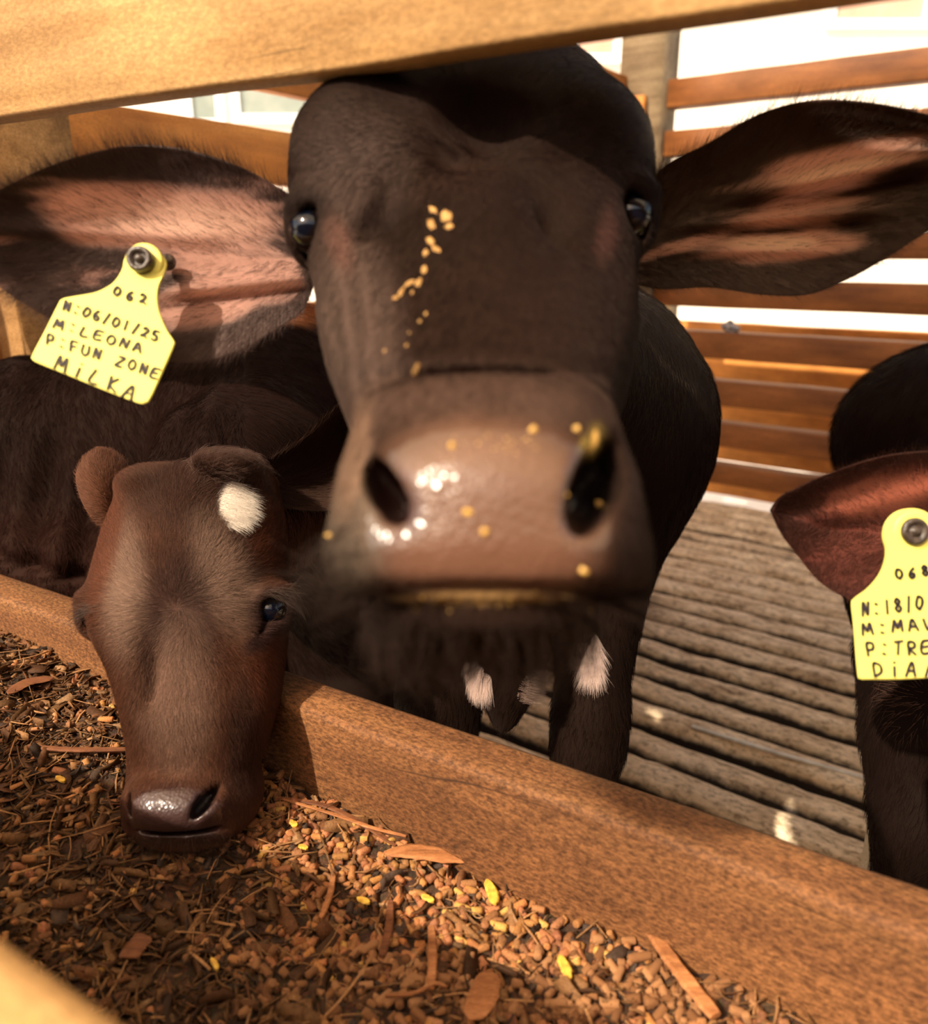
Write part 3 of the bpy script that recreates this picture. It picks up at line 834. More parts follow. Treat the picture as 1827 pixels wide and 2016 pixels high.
# --- surface lookup for things stuck to the face
def bvh_of(V, Q):
    return BVHTree.FromPolygons([Vector(p) for p in V], [tuple(int(i) for i in q) for q in Q])
bv_head = bvh_of(Vh, Qh)
def hit(bv, u_, v_):
    r = Vector(cam_pt(u_, v_, 1.0)).normalized()
    loc, nor, _, _ = bv.ray_cast(Vector((0, 0, 0)), r)
    if loc is None: return None, None
    nor = np.array(nor)
    if nor @ np.array(loc) > 0: nor = -nor
    return np.array(loc), nor
def pancake(P, n, ru, rv, h, ang, seed=0):
    """small uneven flattened lump lying on a surface"""
    a = np.cross(n, [0, 0, 1.0]); a /= np.linalg.norm(a); b = np.cross(n, a)
    # align a with image horizontal
    if abs(a[0]) < abs(b[0]): a, b = b, a
    if a[0] < 0: a = -a
    if b[1] < 0: b = -b
    ca, sa = math.cos(ang), math.sin(ang); A = a * ca + b * sa; B = -a * sa + b * ca
    V, F = [], []
    rs = [0.0, 0.5, 0.85, 1.0]
    rr = random.Random(seed); wob = [0.75 + 0.5 * rr.random() for _ in range(12)]
    V.append(P + n * h)
    for q in rs[1:]:
        for j in range(12):
            t = 2 * math.pi * j / 12
            V.append(P + (A * ru * math.cos(t) + B * rv * math.sin(t)) * q * wob[j] + n * (h * (1 - q ** 3) - 0.0006))
    for j in range(12): F.append((0, 1 + j, 1 + (j + 1) % 12))
    for k in range(2):
        for j in range(12):
            a_, b_ = 1 + k * 12 + j, 1 + k * 12 + (j + 1) % 12
            F.append((a_, a_ + 12, b_ + 12)); F.append((a_, b_ + 12, b_))
    return V, F
def lumps(name, bv, specs, mat, parent):
    Vs, Fs = [], []
    for i, (u_, v_, ru, rv, ang, h) in enumerate(specs):
        P, n = hit(bv, u_, v_)
        if P is None: continue
        d = P[2]
        V, F = pancake(P, n, ru / FPX * d, rv / FPX * d, h, math.radians(ang), i + len(name))
        o = len(Vs); Vs += V; Fs += [tuple(k + o for k in q) for q in F]
    W = to_world(np.array(Vs)) - np.array(parent.matrix_world.translation)
    o = fast_mesh(name, W, np.array(Fs), mat); o.parent = parent
    return o
M_mud = plain_mat('dried_ochre_mud', (0.50, 0.29, 0.10), 0.8, 0.2, 300, 0.3, (0.36, 0.19, 0.06))
M_crumb = plain_mat('wet_feed_crumbs', (0.62, 0.36, 0.07), 0.35, 0.6)
ms = lumps('mud_smear', bv_head, [(852, 412, 9, 22, 0, .001), (848, 440, 10, 26, 8, .001), (878, 425, 15, 20, 20, .0015), (884, 446, 12, 14, -20, .001), (846, 474, 12, 20, 10, .001), (858, 490, 9, 16, -15, .001),
    (838, 498, 8, 14, 30, .001), (835, 530, 9, 22, 18, .001), (824, 555, 9, 20, 25, .001), (808, 556, 9, 18, 50, .001), (790, 574, 9, 22, 50, .001), (779, 586, 8, 10, 60, .001), (812, 575, 5, 14, 10, .0008),
    (838, 618, 7, 18, 15, .0006), (826, 632, 8, 12, 40, .0006), (800, 680, 7, 14, 10, .0005), (757, 690, 7, 6, 10, .0006), (818, 735, 8, 24, 12, .0007), (806, 655, 5, 8, 0, .0005)], M_mud, calf)
ms['label'] = 'ochre dried mud on the forehead'
cr = []
for i in range(34): cr.append((RNG.uniform(810, 1075), RNG.normal(1186, 7), RNG.uniform(2, 5), RNG.uniform(2, 4), 0, .0008))
for i in range(26): cr.append((RNG.uniform(880, 1060), RNG.normal(872, 12), RNG.uniform(2, 6), RNG.uniform(2, 4), 0, .0006))
cr += [(1050, 846, 10, 9, 0, .002), (1135, 845, 9, 9, 0, .002), (1180, 992, 9, 9, 0, .002), (922, 1010, 11, 10, 0, .002), (955, 1048, 9, 9, 0, .002), (1150, 1125, 8, 14, 0, .002), (650, 1055, 7, 7, 0, .002),
       (1158, 1205, 9, 9, 0, .002), (1115, 975, 8, 8, 0, .001), (890, 878, 8, 8, 0, .002), (1168, 870, 12, 26, 20, .002)]
fc_ = lumps('feed_crumbs', bv_head, cr, M_crumb, calf); fc_['label'] = 'golden feed crumbs on nose and lips'; fc_['kind'] = 'stuff'

# --- nose leather gets a wet coat
M_nose, _nt, _b = new_mat('wet_nose_leather')
_at = N(_nt, 'ShaderNodeAttribute', attribute_name='Col')
_tc = N(_nt, 'ShaderNodeTexCoord').outputs['Object']
_vo = N(_nt, 'ShaderNodeTexVoronoi'); _vo.inputs['Scale'].default_value = 420; _nt.links.new(_tc, _vo.inputs['Vector'])
_nt.links.new(_at.outputs['Color'], _b.inputs['Base Color'])
_b.inputs['Roughness'].default_value = 0.5; _b.inputs['Specular IOR Level'].default_value = 0.3; _b.inputs['Coat Weight'].default_value = 0.8; _b.inputs['Coat Roughness'].default_value = 0.2
bump(_nt, _b, _vo.outputs['Distance'], 0.42, 0.0009)
_nt.links.new([n for n in _nt.nodes if n.type == 'BUMP'][0].outputs[0], _b.inputs['Coat Normal'])
def assign_nose(o, V, Q, test, offset=0):
    o.data.materials.append(M_nose)
    cen = V[Q].mean(1); uu, vv = cpx(cen); m = test(uu, vv, cen)
    mi = np.zeros(len(o.data.polygons), dtype=np.int32); mi[offset:offset + len(Q)][m] = 1
    o.data.polygons.foreach_set('material_index', mi)
bo = [c for c in calf.children if c.name.startswith('body')][0]
assign_nose(bo, Vh, Qh, lambda uu, vv, c: (((np.abs((uu - 962) / 240)) ** 2.6 + np.abs((vv - 1020) / 175) ** 2.6) < 1) & (c[:, 2] < 0.345))

# --- ears
def mix3(a, b, w): return a * (1 - w[..., None]) + np.array(b) * w[..., None]
def g2(u_, v_, cu, cv, ru, rv, ang=0, soft=0.4): return blob(u_, v_, cu, cv, ru, rv, soft, ang)
def cL(s, t, u_, v_):
    P = np.stack([u_ / 260, v_ / 40, s * 0], -1)           # streaks along the ear
    st = vnoise(P, 1.0) + 0.6 * vnoise(np.stack([u_ / 90, v_ / 14, s], -1), 1.0)
    C_ = np.ones(u_.shape + (3,)) * np.array([0.060, 0.038, 0.034])
    m = np.maximum.reduce([g2(u_, v_, 330, 435, 265, 62, 6), g2(u_, v_, 470, 520, 150, 62, 10), g2(u_, v_, 400, 590, 110, 55, -14), g2(u_, v_, 545, 530, 70, 40, 20)])
    e = sstep(0.12, 0.95, m + 0.42 * st)
    C_ = mix3(C_, (0.55, 0.30, 0.235), 0.95 * e)
    C_ = mix3(C_, (0.68, 0.42, 0.31), 0.8 * e * g2(u_, v_, 330, 430, 190, 36, 4))
    C_ = mix3(C_, (0.28, 0.14, 0.11), 0.6 * g2(u_, v_, 270, 540, 150, 40, -4) * (st > 0))
    C_ = mix3(C_, (0.10, 0.045, 0.035), 0.6 * e * (g2(u_, v_, 360, 598, 150, 7, -12) + g2(u_, v_, 500, 500, 90, 6, 6)).clip(0, 1))
    C_ = mix3(C_, (0.10, 0.065, 0.055), 0.6 * sstep(0.72, 0.95, t) * g2(u_, v_, 470, 640, 190, 120, -20, .6))
    return C_
topL = [(605, 470), (585, 400), (520, 352), (430, 312), (350, 291), (270, 285), (190, 298), (110, 322), (40, 352), (-40, 400), (-95, 450)]
botL = [(618, 560), (600, 605), (540, 650), (470, 690), (400, 712), (330, 712), (240, 690), (150, 655), (60, 605), (-20, 550), (-95, 452)]
def foldL(s, t, u_, v_):
    return -0.006 * np.exp(-((v_ - (560 + (u_ - 450) * -0.10)) / 16) ** 2) * sstep(250, 400, u_) + 0.004 * np.exp(-((v_ - (590 + (u_ - 450) * -0.12)) / 14) ** 2) * sstep(250, 400, u_) - 0.004 * np.exp(-((v_ - 462 - (u_ - 300) * .05) / 18) ** 2) * (1 - sstep(380, 460, u_))
earL, GL, NL, CLc = make_ear(calf, topL, botL, lambda s, t: 0.515 - 0.035 * s + 0.026 * (1 - t ** 2) * np.sin(np.pi * np.clip(s * 0.9 + 0.1, 0, 1)) + 0.02 * (1 - s) + 0.010 * (t > 0) * t, cL, foldL)
topR = [(1262, 400), (1290, 345), (1400, 278), (1500, 222), (1600, 197), (1700, 200), (1800, 218), (1900, 250), (1980, 300), (2030, 350)]
botR = [(1250, 560), (1290, 568), (1400, 566), (1500, 580), (1590, 580), (1680, 545), (1750, 505), (1827, 456), (1920, 400), (2030, 352)]
def cR(s, t, u_, v_):
    st = vnoise(np.stack([u_ / 200, (v_ + 0.18 * u_) / 30, s * 0], -1), 1.0) + 0.6 * vnoise(np.stack([u_ / 70, (v_ + 0.18 * u_) / 12, s], -1), 1.0)
    C_ = np.ones(u_.shape + (3,)) * np.array([0.050, 0.031, 0.024])
    m = np.maximum.reduce([g2(u_, v_, 1655, 330, 170, 46, -14, .9), g2(u_, v_, 1560, 418, 160, 36, -8, .9), g2(u_, v_, 1490, 486, 170, 30, -2, .9), g2(u_, v_, 1360, 478, 110, 16, -14, .8)])
    e = sstep(0.15, 1.0, m + 0.38 * st)
    C_ = mix3(C_, (0.58, 0.31, 0.22), e)
    C_ = mix3(C_, (0.80, 0.54, 0.36), 0.9 * e * np.maximum(g2(u_, v_, 1650, 335, 120, 14, -12), g2(u_, v_, 1520, 478, 90, 14, 0)))
    return C_
def foldR(s, t, u_, v_):
    o = 0
    for (cu, cv, sl, wd, am) in ((1650, 345, -0.20, 20, -0.008), (1570, 425, -0.10, 17, -0.007), (1500, 492, 0.0, 15, -0.007), (1640, 385, -0.16, 12, 0.006), (1520, 452, -0.05, 10, 0.005)):
        o = o + am * np.exp(-((v_ - cv - (u_ - cu) * sl) / wd) ** 2) * np.exp(-((u_ - cu) / 190) ** 4)
    return o
earR, GR, NR, CRc = make_ear(calf, topR, botR, lambda s, t: 0.52 - 0.03 * s + 0.026 * (1 - t ** 2) * np.sin(np.pi * np.clip(s * 0.9 + 0.1, 0, 1)) + 0.02 * (1 - s), cR, foldR)

# ear fur: on the dark areas and fringes
def ear_fur(parent, G, NN, Cc, n, dark, L=0.010, edge_L=0.014, du=0.6):
    nu, nv = G.shape[:2]
    i = RNG.integers(1, nu - 2, n); k = RNG.integers(0, nv - 1, n)
    edge = (k < 5) | (k > nv - 7)
    pink = Cc[i, k].mean(-1) > 0.12
    keep = (~pink) | (RNG.random(n) < 0.15)
    i, k, edge = i[keep], k[keep], edge[keep]
    P = G[i, k]; nn = NN[i, k]
    ds = G[i + 1, k] - G[i, k]; ds /= np.linalg.norm(ds, axis=1, keepdims=True)
    dt = G[i, np.minimum(k + 1, nv - 1)] - G[i, np.maximum(k - 1, 0)]; dt /= np.linalg.norm(dt, axis=1, keepdims=True)
    sg = np.where(k < nv / 2, -1.0, 1.0) * (0.25 + 1.3 * np.abs(k / nv * 2 - 1) ** 4)
    d = ds * du + dt * sg[:, None]
    col = np.array(dark)[None] * (0.6 + 0.9 * RNG.random(len(i)))[:, None]
    return make_fur('ear_fur', parent, P + nn * 0.0005, d, nn, np.where(edge, edge_L, L), col, 0.00011, 4, 0.3, 0.2)
ear_fur(calf, GL, NL, CLc, 20000, (0.075, 0.048, 0.042))
ear_fur(calf, GR, NR, CRc, 14000, (0.048, 0.028, 0.020))

# --- fur of the large calf
vd = facing(Vb, vnormals(Vb, Qb))
nb_ = vnormals(Vb, Qb)
ub, vb = cpx(Vb)
dens = vd * ((ub > 1180) | (vb > 1120)) * (ub > 700) * (ub < 1480)
R_, NN_, ix = sample(Vb, Qb, dens, 52000, nb_)
uu, vv = cpx(R_)
down = np.tile([0.0, 1.0, 0.15], (len(R_), 1))
down[:, 0] = -0.25 + 0.35 * vnoise(R_, 12)
col = np.tile([0.011, 0.0050, 0.0035], (len(R_), 1)) * (0.4 + RNG.random(len(R_)))[:, None]
col = lerpc(col, (0.045, 0.035, 0.026), 0.8 * blob(uu, vv, 1290, 700, 90, 170, 0.6))
make_fur('fur', calf, R_, down, NN_, 0.013, col, 0.00016, 4, 0.22, 0.25, mat=M_fur_dark)
R_, NN_, ix = sample(Vh, Qh, facing(Vh, nh) * ~(((np.abs((u - 955) / 250)) ** 2.6 + np.abs((v - 1000) / 180) ** 2.6) < 1) * (Vh[:, 2] < 0.60) * (v < 1260), 60000, nh)
uu, vv = cpx(R_)
d_ = np.stack([(uu - 930) / 500, 0.9 + 0 * uu, -0.3 + 0 * uu], -1); wz = sstep(420, 250, vv)[:, None]; d_ = d_ * (1 - wz) + wz * np.stack([(uu - 930) / 250, -0.5 + 0.4 * vnoise(R_, 20), 0 * uu], -1)
col = C[ix] * (0.5 + 0.9 * RNG.random(len(R_)))[:, None]
make_fur('fur', calf, R_, d_, NN_, 0.0055, col, 0.00011, 3, 0.2, 0.25)
# whiskers and chin hair
R_, NN_, ix = sample(Vh, Qh, ((v > 1165) & (u > 640) & (u < 1250) & (nh[:, 1] > -0.2) & (Vh[:, 2] < 0.43)).astype(float), 2600, nh)
make_fur('chin_hair', calf, R_, np.stack([(cpx(R_)[0] - 950) / 350, 1.2 + 0 * R_[:, 0], -0.2 + 0 * R_[:, 0]], -1), NN_, 0.020, np.tile([0.015, 0.008, 0.006], (len(R_), 1)), 0.00014, 5, 0.8, 0.35, droop=0.2)
R_, NN_, ix = sample(Vh, Qh, ((v > 1030) & (v < 1180) & (u < 730) & (Vh[:, 2] < 0.36)).astype(float), 110, nh)
make_fur('chin_hair', calf, R_, np.tile([-0.9, 0.35, 0.1], (len(R_), 1)), NN_, 0.034, np.tile([0.015, 0.009, 0.007], (len(R_), 1)), 0.00015, 6, 0.5, 0.3, droop=0.25)
# white tufts by the knees
bv_body = bvh_of(Vb, Qb)
def tuft(parent, bv, blobs_, n, L, colr, dirn, rad=0.00013, name='white_fur', lift=0.3, curl=0.18):
    P_, N_, D_ = [], [], []
    tries = 0
    while len(P_) < n and tries < n * 6:
        tries += 1
        cu, cv, ru, rv, ang = blobs_[RNG.integers(len(blobs_))]
        r_, th = math.sqrt(RNG.random()), RNG.random() * 2 * math.pi
        x, y = ru * r_ * math.cos(th), rv * r_ * math.sin(th); a = math.radians(ang)
        p, q = hit(bv, cu + x * math.cos(a) - y * math.sin(a), cv + x * math.sin(a) + y * math.cos(a))
        if p is None: continue
        P_.append(p); N_.append(q); D_.append(dirn(cu, cv, x, y))
    P_, N_, D_ = np.array(P_), np.array(N_), np.array(D_)
    col = np.array(colr)[None] * (0.75 + 0.4 * RNG.random(len(P_)))[:, None]
    o = make_fur(name, parent, P_, D_, N_, L, col, rad, 5, lift, curl, droop=0.15)
    return o
WHITE = (0.72, 0.55, 0.48)
tuft(calf, bv_body, [(1158, 1275, 24, 34, 0), (1165, 1305, 18, 30, 0), (1140, 1268, 14, 24, 0)], 3200, 0.017, WHITE, lambda cu, cv, x, y: np.array([x / 60, 1.0, -0.1]))
tuft(calf, bv_body, [(930, 1298, 12, 14, 0), (938, 1325, 14, 18, 30), (952, 1338, 16, 14, 0)], 2000, 0.017, WHITE, lambda cu, cv, x, y: np.array([-0.35 + x / 60, 0.9, -0.1]))
tuft(calf, bv_body, [(1045, 1350, 22, 40, 30)], 700, 0.018, (0.30, 0.21, 0.17), lambda cu, cv, x, y: np.array([0.8, 0.2, -0.1]))
# ================================================================= small calf eating
kid = empty('calf', np.array([-0.40, 1.0, FLOOR_Z]))
tag(kid, 'small brown calf with a white forehead spot, eating with its head down in the trough', 'calf', 'calves in the pen')
f = Field((-0.42, -0.10, 0.50), (-0.11, 0.28, 0.90), 0.0024)
f.add(f.loft([(915, 335, 500, 0.735, 0.035), (938, 272, 528, 0.73, 0.05), (985, 240, 546, 0.722, 0.06), (1050, 217, 556, 0.712, 0.066), (1120, 196, 562, 0.70, 0.068), (1180, 180, 566, 0.69, 0.068),
              (1240, 196, 562, 0.68, 0.066), (1300, 226, 555, 0.67, 0.062), (1380, 248, 544, 0.655, 0.056), (1450, 260, 524, 0.645, 0.050), (1520, 260, 506, 0.635, 0.044), (1570, 252, 504, 0.628, 0.042),
              (1615, 254, 492, 0.622, 0.038), (1650, 282, 455, 0.618, 0.028)], 2.25), 0.02)
f.add(f.ell(*E(442, 922, 0.70, 58, 28, 0.035)), 0.016)                  # horn buds and poll
f.add(f.ell(*E(292, 955, 0.70, 50, 36, 0.030)), 0.016)
f.add(f.ell(*E(352, 1150, 0.655, 118, 130, 0.022)), 0.025)              # forehead dome
f.add(f.ell(*E(365, 1380, 0.620, 72, 120, 0.018)), 0.02)                # nose bridge
f.add(f.ell(*E(345, 1590, 0.588, 88, 42, 0.018)), 0.012)                # nose leather
f.add(f.ell(*E(345, 1575, 0.600, 100, 55, 0.020)), 0.012)
f.add(f.ell(*E(365, 1650, 0.610, 90, 15, 0.022)), 0.004)                # lower lip
f.add(f.ell(*E(455, 1560, 0.635, 55, 60, 0.035)), 0.012)
f.cut(f.ell(*E(355, 1637, 0.585, 85, 3.0, 0.016)), 0.003)
f.cut(f.ell(cam_pt(404, 1577, 0.585), (0.0052, 0.0145, 0.016), rotz(38)), 0.004)
f.cut(f.ell(cam_pt(268, 1583, 0.592), (0.0035, 0.0105, 0.012), rotz(-20)), 0.004)
f.cut(f.ell(*E(300, 1310, 0.612, 14, 70, 0.010)), 0.02)
for (u_, v_, d_, s_) in ((534, 1198, 0.662, 1), (193, 1217, 0.678, -1)):
    f.add(f.ell(cam_pt(u_, v_, d_ + 0.006), (0.0150, 0.0175, 0.018), rotz(15 * s_)), 0.018)
    f.add(f.ell(cam_pt(u_ + 1 * s_, v_ - 33, d_ - 0.008), (0.0140, 0.0036, 0.010), rotz(-12 * s_)), 0.012)
    f.cut(f.ell(cam_pt(u_, v_, d_ - 0.012), (0.0115, 0.0118, 0.018), rotz(15 * s_)), 0.004)
    f.cut(f.ell(cam_pt(u_ - 34 * s_, v_ + 52, d_ - 0.014), (0.0035, 0.014, 0.006), rotz(38 * s_)), 0.006)
Vk, Qk = f.mesh()
nk = vnormals(Vk, Qk); Vk = Vk + nk * (0.0007 * fbm(Vk, 50, 2))[:, None]
u, v = cpx(Vk); fr = (nk[:, 2] < 0.3)
C = np.tile(np.array([[0.062, 0.024, 0.013]]), (len(Vk), 1)) * (1 + 0.2 * fbm(Vk, 25, 2)[:, None])
C = lerpc(C, (0.035, 0.016, 0.011), 0.85 * blob(u, v, 355, 975, 110, 80, 0.5) * fr)
C = lerpc(C, (0.034, 0.017, 0.013), 0.9 * blob(u, v, 350, 1195, 85, 110, 0.6) * fr)
C = lerpc(C, (0.22, 0.14, 0.10), 0.7 * (blob(u, v, 245, 1160, 40, 120, 0.6) + blob(u, v, 440, 1130, 50, 110, 0.6, -20)).clip(0, 1) * fr)  # silvery sheen beside the whorl painted as paler coat
C = lerpc(C, (0.20, 0.12, 0.085), 0.6 * blob(u, v, 350, 1370, 60, 130, 0.6) * fr)
C = lerpc(C, (0.085, 0.026, 0.012), 0.8 * (blob(u, v, 212, 1080, 25, 120, 0.5, 10) + blob(u, v, 520, 1060, 35, 60, 0.5) + blob(u, v, 512, 1320, 30, 80, 0.5)).clip(0, 1) * fr)
C = lerpc(C, (0.030, 0.013, 0.009), 0.8 * blob(u, v, 475, 1480, 36, 130, 0.5) * fr)
C = lerpc(C, (0.045, 0.022, 0.020), 0.97 * blob(u, v, 345, 1602, 96, 54, 0.35) * fr)
C = lerpc(C, (0.012, 0.007, 0.006), 0.9 * blob(u, v, 404, 1577, 14, 40, 0.4, 38) * fr)
C = lerpc(C, (0.03, 0.015, 0.013), 0.9 * (blob(u, v, 533, 1204, 52, 46, 0.4) + blob(u, v, 505, 1255, 40, 16, 0.4, -40) + blob(u, v, 365, 1650, 100, 14, 0.3)).clip(0, 1) * fr)
C = lerpc(C, (0.75, 0.65, 0.55), blob(u, v, 457, 992, 30, 42, 0.2) * fr)
whorl = hit(bvh_of(Vk, Qk), 348, 1197)[0]

fb = Field((-1.08, -0.30, 0.62), (-0.02, 0.92, 1.72), 0.0095)
fb.add(fb.chain([(cam_pt(400, 1040, 0.775), 0.062), (cam_pt(470, 960, 0.90), 0.095), (cam_pt(555, 890, 1.12), 0.165)], 0.05), 0.03)
sh = cam_pt(560, 895, 1.17); rp = cam_pt(-60, 1010, 1.23)
fb.add(fb.ell(sh, (0.19, 0.212, 0.20)), 0.05)
fb.add(fb.cap(sh, rp, 0.195, 0.215), 0.05)
fb.add(fb.ell(rp, (0.20, 0.215, 0.20)), 0.05)
fb.add(fb.ell(cam_pt(140, 1130, 1.02), (0.15, 0.075, 0.09)), 0.04)
for (u_, v_, d_, x_) in ((640, 1180, 1.06, 0), (716, 1195, 1.03, 0), (520, 1200, 1.16, 0), (60, 1160, 1.22, 0), (-110, 1180, 1.35, 0)):
    t_ = wp(u_, v_, d_)
    kx = np.array([t_[0], t_[1] + 0.01, -0.60]); ft_ = np.array([t_[0], t_[1] + 0.02, FLOOR_Z + 0.035])
    fb.add(fb.chain([(to_cam(t_ + [0, 0, 0.08]), 0.085), (to_cam(kx), 0.040), (to_cam(ft_ + [0, 0, 0.07]), 0.028), (to_cam(ft_), 0.034)], 0.02), 0.04)
# keep clear of the trough
Wy = fb.Z * CP - fb.Y * SP; Mm = fb.X * TN[0] + Wy * TN[1]; Zw = -(fb.Z * SP + fb.Y * CP)
fb.F = smax(fb.F, np.minimum(0.476 - Mm, -0.335 - Zw + 0 * Mm).astype(np.float32) + 0 * fb.F, 0.02)
Vb2, Qb2 = fb.mesh(); nb2 = vnormals(Vb2, Qb2)
ub, vb = cpx(Vb2)
folds = np.sin(ub / 15.0 + 0.012 * (vb - 1000) + 2.4 * vnoise(Vb2, 7)) 
fm = blob(ub, vb, 110, 1010, 260, 170, 0.6)
fold2 = -np.exp(-((vb - (1115 + (ub - 80) * 0.28 + 12 * np.sin(ub / 14.))) / 16) ** 2) * blob(ub, vb, 90, 1110, 180, 130, 0.4)
Vb2 = Vb2 + nb2 * (0.0055 * folds * fm + 0.020 * fold2 + 0.005 * fbm(Vb2, 12, 3) + 0.0025 * np.sin(ub / 13.0 + vb / 60) * (ub < 450))[:, None]
nb2 = vnormals(Vb2, Qb2)
Cb = np.tile(np.array([[0.0075, 0.0030, 0.0021]]), (len(Vb2), 1)) * (1 + 0.25 * fbm(Vb2, 9, 2)[:, None])
Cb = lerpc(Cb, (0.019, 0.0072, 0.005), 0.8 * blob(ub, vb, 100, 1150, 230, 120, 0.6))
Cb = lerpc(Cb, (0.16, 0.055, 0.02), 0.9 * blob(ub, vb, 590, 612, 80, 22, 0.6))  # lit edge along the back, painted as a brown patch
ob = body_obj('body', [(Vk, Qk, C), (Vb2, Qb2, Cb)], M_coat, kid)
assign_nose(ob, Vk, Qk, lambda uu, vv, c: ((((np.abs((uu - 345) / 92)) ** 2.4 + np.abs((vv - 1602) / 50) ** 2.4) < 1) | ((vv > 1636) & (np.abs(uu - 365) < 95))) & (c[:, 2] < 0.63))
eyeball(kid, 533, 1199, 0.6640, 0.0140, 0.30, 0.0)
eyeball(kid, 194, 1219, 0.6800, 0.0130, -0.50, 0.0)

BRN = np.array([0.085, 0.032, 0.017])
def cK(s, t, u_, v_):
    return np.ones(u_.shape + (3,)) * np.array([0.095, 0.036, 0.018]) * (1 + 0.2 * vnoise(np.stack([u_ / 20, v_ / 20, s], -1), 1.0))[..., None]
earK, GK, NK, CK = make_ear(kid, [(262, 985), (262, 940), (246, 905), (220, 888), (193, 884)], [(216, 1052), (180, 1020), (156, 975), (150, 930), (168, 900), (192, 889)],
                            lambda s, t: 0.735 - 0.024 * (1 - t ** 2) * np.sin(np.pi * (0.15 + 0.8 * s)) - 0.02 * s, cK, thick=0.006, nu=50, nv=40)
def cK2(s, t, u_, v_):
    st = vnoise(np.stack([u_ / 120, (v_ + 0.3 * u_) / 10, s * 0], -1), 1.0)
    return mix3(np.ones(u_.shape + (3,)) * np.array([0.022, 0.010, 0.007]), (0.075, 0.035, 0.022), 0.6 * sstep(0.1, 0.7, st))
earK2, GK2, NK2, CK2 = make_ear(kid, [(515, 912), (548, 890), (590, 862), (640, 815), (690, 778), (742, 770), (775, 800)], [(548, 1000), (590, 1004), (640, 1006), (690, 995), (735, 950), (768, 880), (777, 804)],
                                lambda s, t: 0.745 + 0.045 * (1 - t ** 2) * np.sin(np.pi * (0.1 + 0.85 * s)) + 0.06 * s, cK2, thick=0.006, nu=60, nv=44)
def gridfur(parent, G, NN, n, col, L, comb, edge=1.5, rad=0.00011, lift=0.35, npt=4):
    nu, nv = G.shape[:2]; i = RNG.integers(1, nu - 2, n); k = RNG.integers(1, nv - 2, n)
    P = G[i, k] + (G[i + 1, k] - G[i, k]) * RNG.random((n, 1)) + (G[i, k + 1] - G[i, k]) * RNG.random((n, 1)); nn = NN[i, k]
    ds = G[i + 1, k] - G[i, k]; ds /= np.linalg.norm(ds, axis=1, keepdims=True)
    dt = G[i, k + 1] - G[i, k]; dt /= np.linalg.norm(dt, axis=1, keepdims=True)
    d = ds * comb[0] + dt * ((k / nv * 2 - 1) * edge + comb[1])[:, None]
    c = np.array(col)[None] * (0.5 + RNG.random(n))[:, None]
    return make_fur('ear_fur', parent, P, d, nn, L, c, rad, npt, lift, 0.25)
gridfur(kid, GK, NK, 6000, (0.11, 0.045, 0.025), 0.006, (1, 0))
gridfur(kid, GK2, NK2, 3000, (0.05, 0.026, 0.018), 0.016, (1, 0), rad=0.00014)

# fur of the small calf's head: it radiates from the whorl on the forehead
dens = facing(Vk, nk, -0.3) * ~((((np.abs((u - 345) / 92)) ** 2.4 + np.abs((v - 1602) / 50) ** 2.4) < 1)) * (v < 1640) * (((u - 534) / 30) ** 2 + ((v - 1199) / 26) ** 2 > 1)
R_, NN_, ix = sample(Vk, Qk, dens, 150000, nk)
uu, vv = cpx(R_)
D = R_ - whorl[None]; rr = np.linalg.norm(D, axis=1, keepdims=True); D = D / np.maximum(rr, 1e-4)
sw = np.stack([-D[:, 1], D[:, 0], 0 * D[:, 0]], -1)
D = D + 0.35 * np.exp(-rr / 0.025) * sw
D = D + np.stack([0.5 * vnoise(R_, 60), 0.3 * vnoise(R_ + 5, 60), 0 * uu], -1) * 0.7
far_up = sstep(1090, 980, vv)[:, None]
D[:, 1] += (0.25 * sstep(1250, 1400, vv))
D = D * (1 - far_up) + far_up * np.stack([0.9 * (uu - 350) / 120, -0.8 + 0.7 * vnoise(R_ + 9, 40), 0 * uu], -1)
col = C[ix] * 1.15 * (0.45 + 1.1 * RNG.random(len(R_)))[:, None]
L = 0.0075 + 0.004 * blob(uu, vv, 400, 960, 160, 80, 0.5)
nose = sstep(1400, 1600, vv); L = L * (1 - 0.6 * nose)
white = blob(uu, vv, 457, 992, 33, 44, 0.12) + 0.42 * vnoise(R_, 190) > 0.5
col[white] = np.array([0.88, 0.78, 0.66]) * (0.8 + 0.3 * RNG.random(white.sum()))[:, None]
L = L * np.where(white, 1.25, 1.0)
D[white] = D[white] * 0.3 + np.array([0.9, 0.75, 0])
make_fur('fur', kid, R_ - NN_ * 0.0002, D, NN_, L, col, 0.00010, 4, 0.30, 0.22)
# poll tuft, lashes, chin bristles
R_, NN_, ix = sample(Vk, Qk, blob(u, v, 440, 912, 75, 34, 0.4) * fr, 4200, nk)
make_fur('poll_tuft', kid, R_, np.stack([0.6 + 0 * R_[:, 0], -0.6 + 0.8 * vnoise(R_, 50), 0 * R_[:, 0]], -1), NN_, 0.018, np.tile([0.075, 0.042, 0.032], (len(R_), 1)) * (0.5 + RNG.random(len(R_)))[:, None], 0.00012, 5, 0.6, 0.4, droop=0.3)
R_, NN_, ix = sample(Vk, Qk, (blob(u, v, 552, 1166, 34, 10, 0.4) + blob(u, v, 183, 1196, 16, 10, 0.4)).clip(0, 1), 420, nk)
sgn = np.where(cpx(R_)[0] > 350, 1.0, -1.0)
make_fur('eyelash', kid, R_, np.stack([sgn * 1.0, 0.1 + 0 * sgn, -0.25 + 0 * sgn], -1), NN_, 0.021, np.tile([0.06, 0.04, 0.032], (len(R_), 1)), 0.00013, 6, 0.5, 0.3, droop=0.25)
R_, NN_, ix = sample(Vk, Qk, ((v > 1640) & (nk[:, 1] > 0)).astype(float), 700, nk)
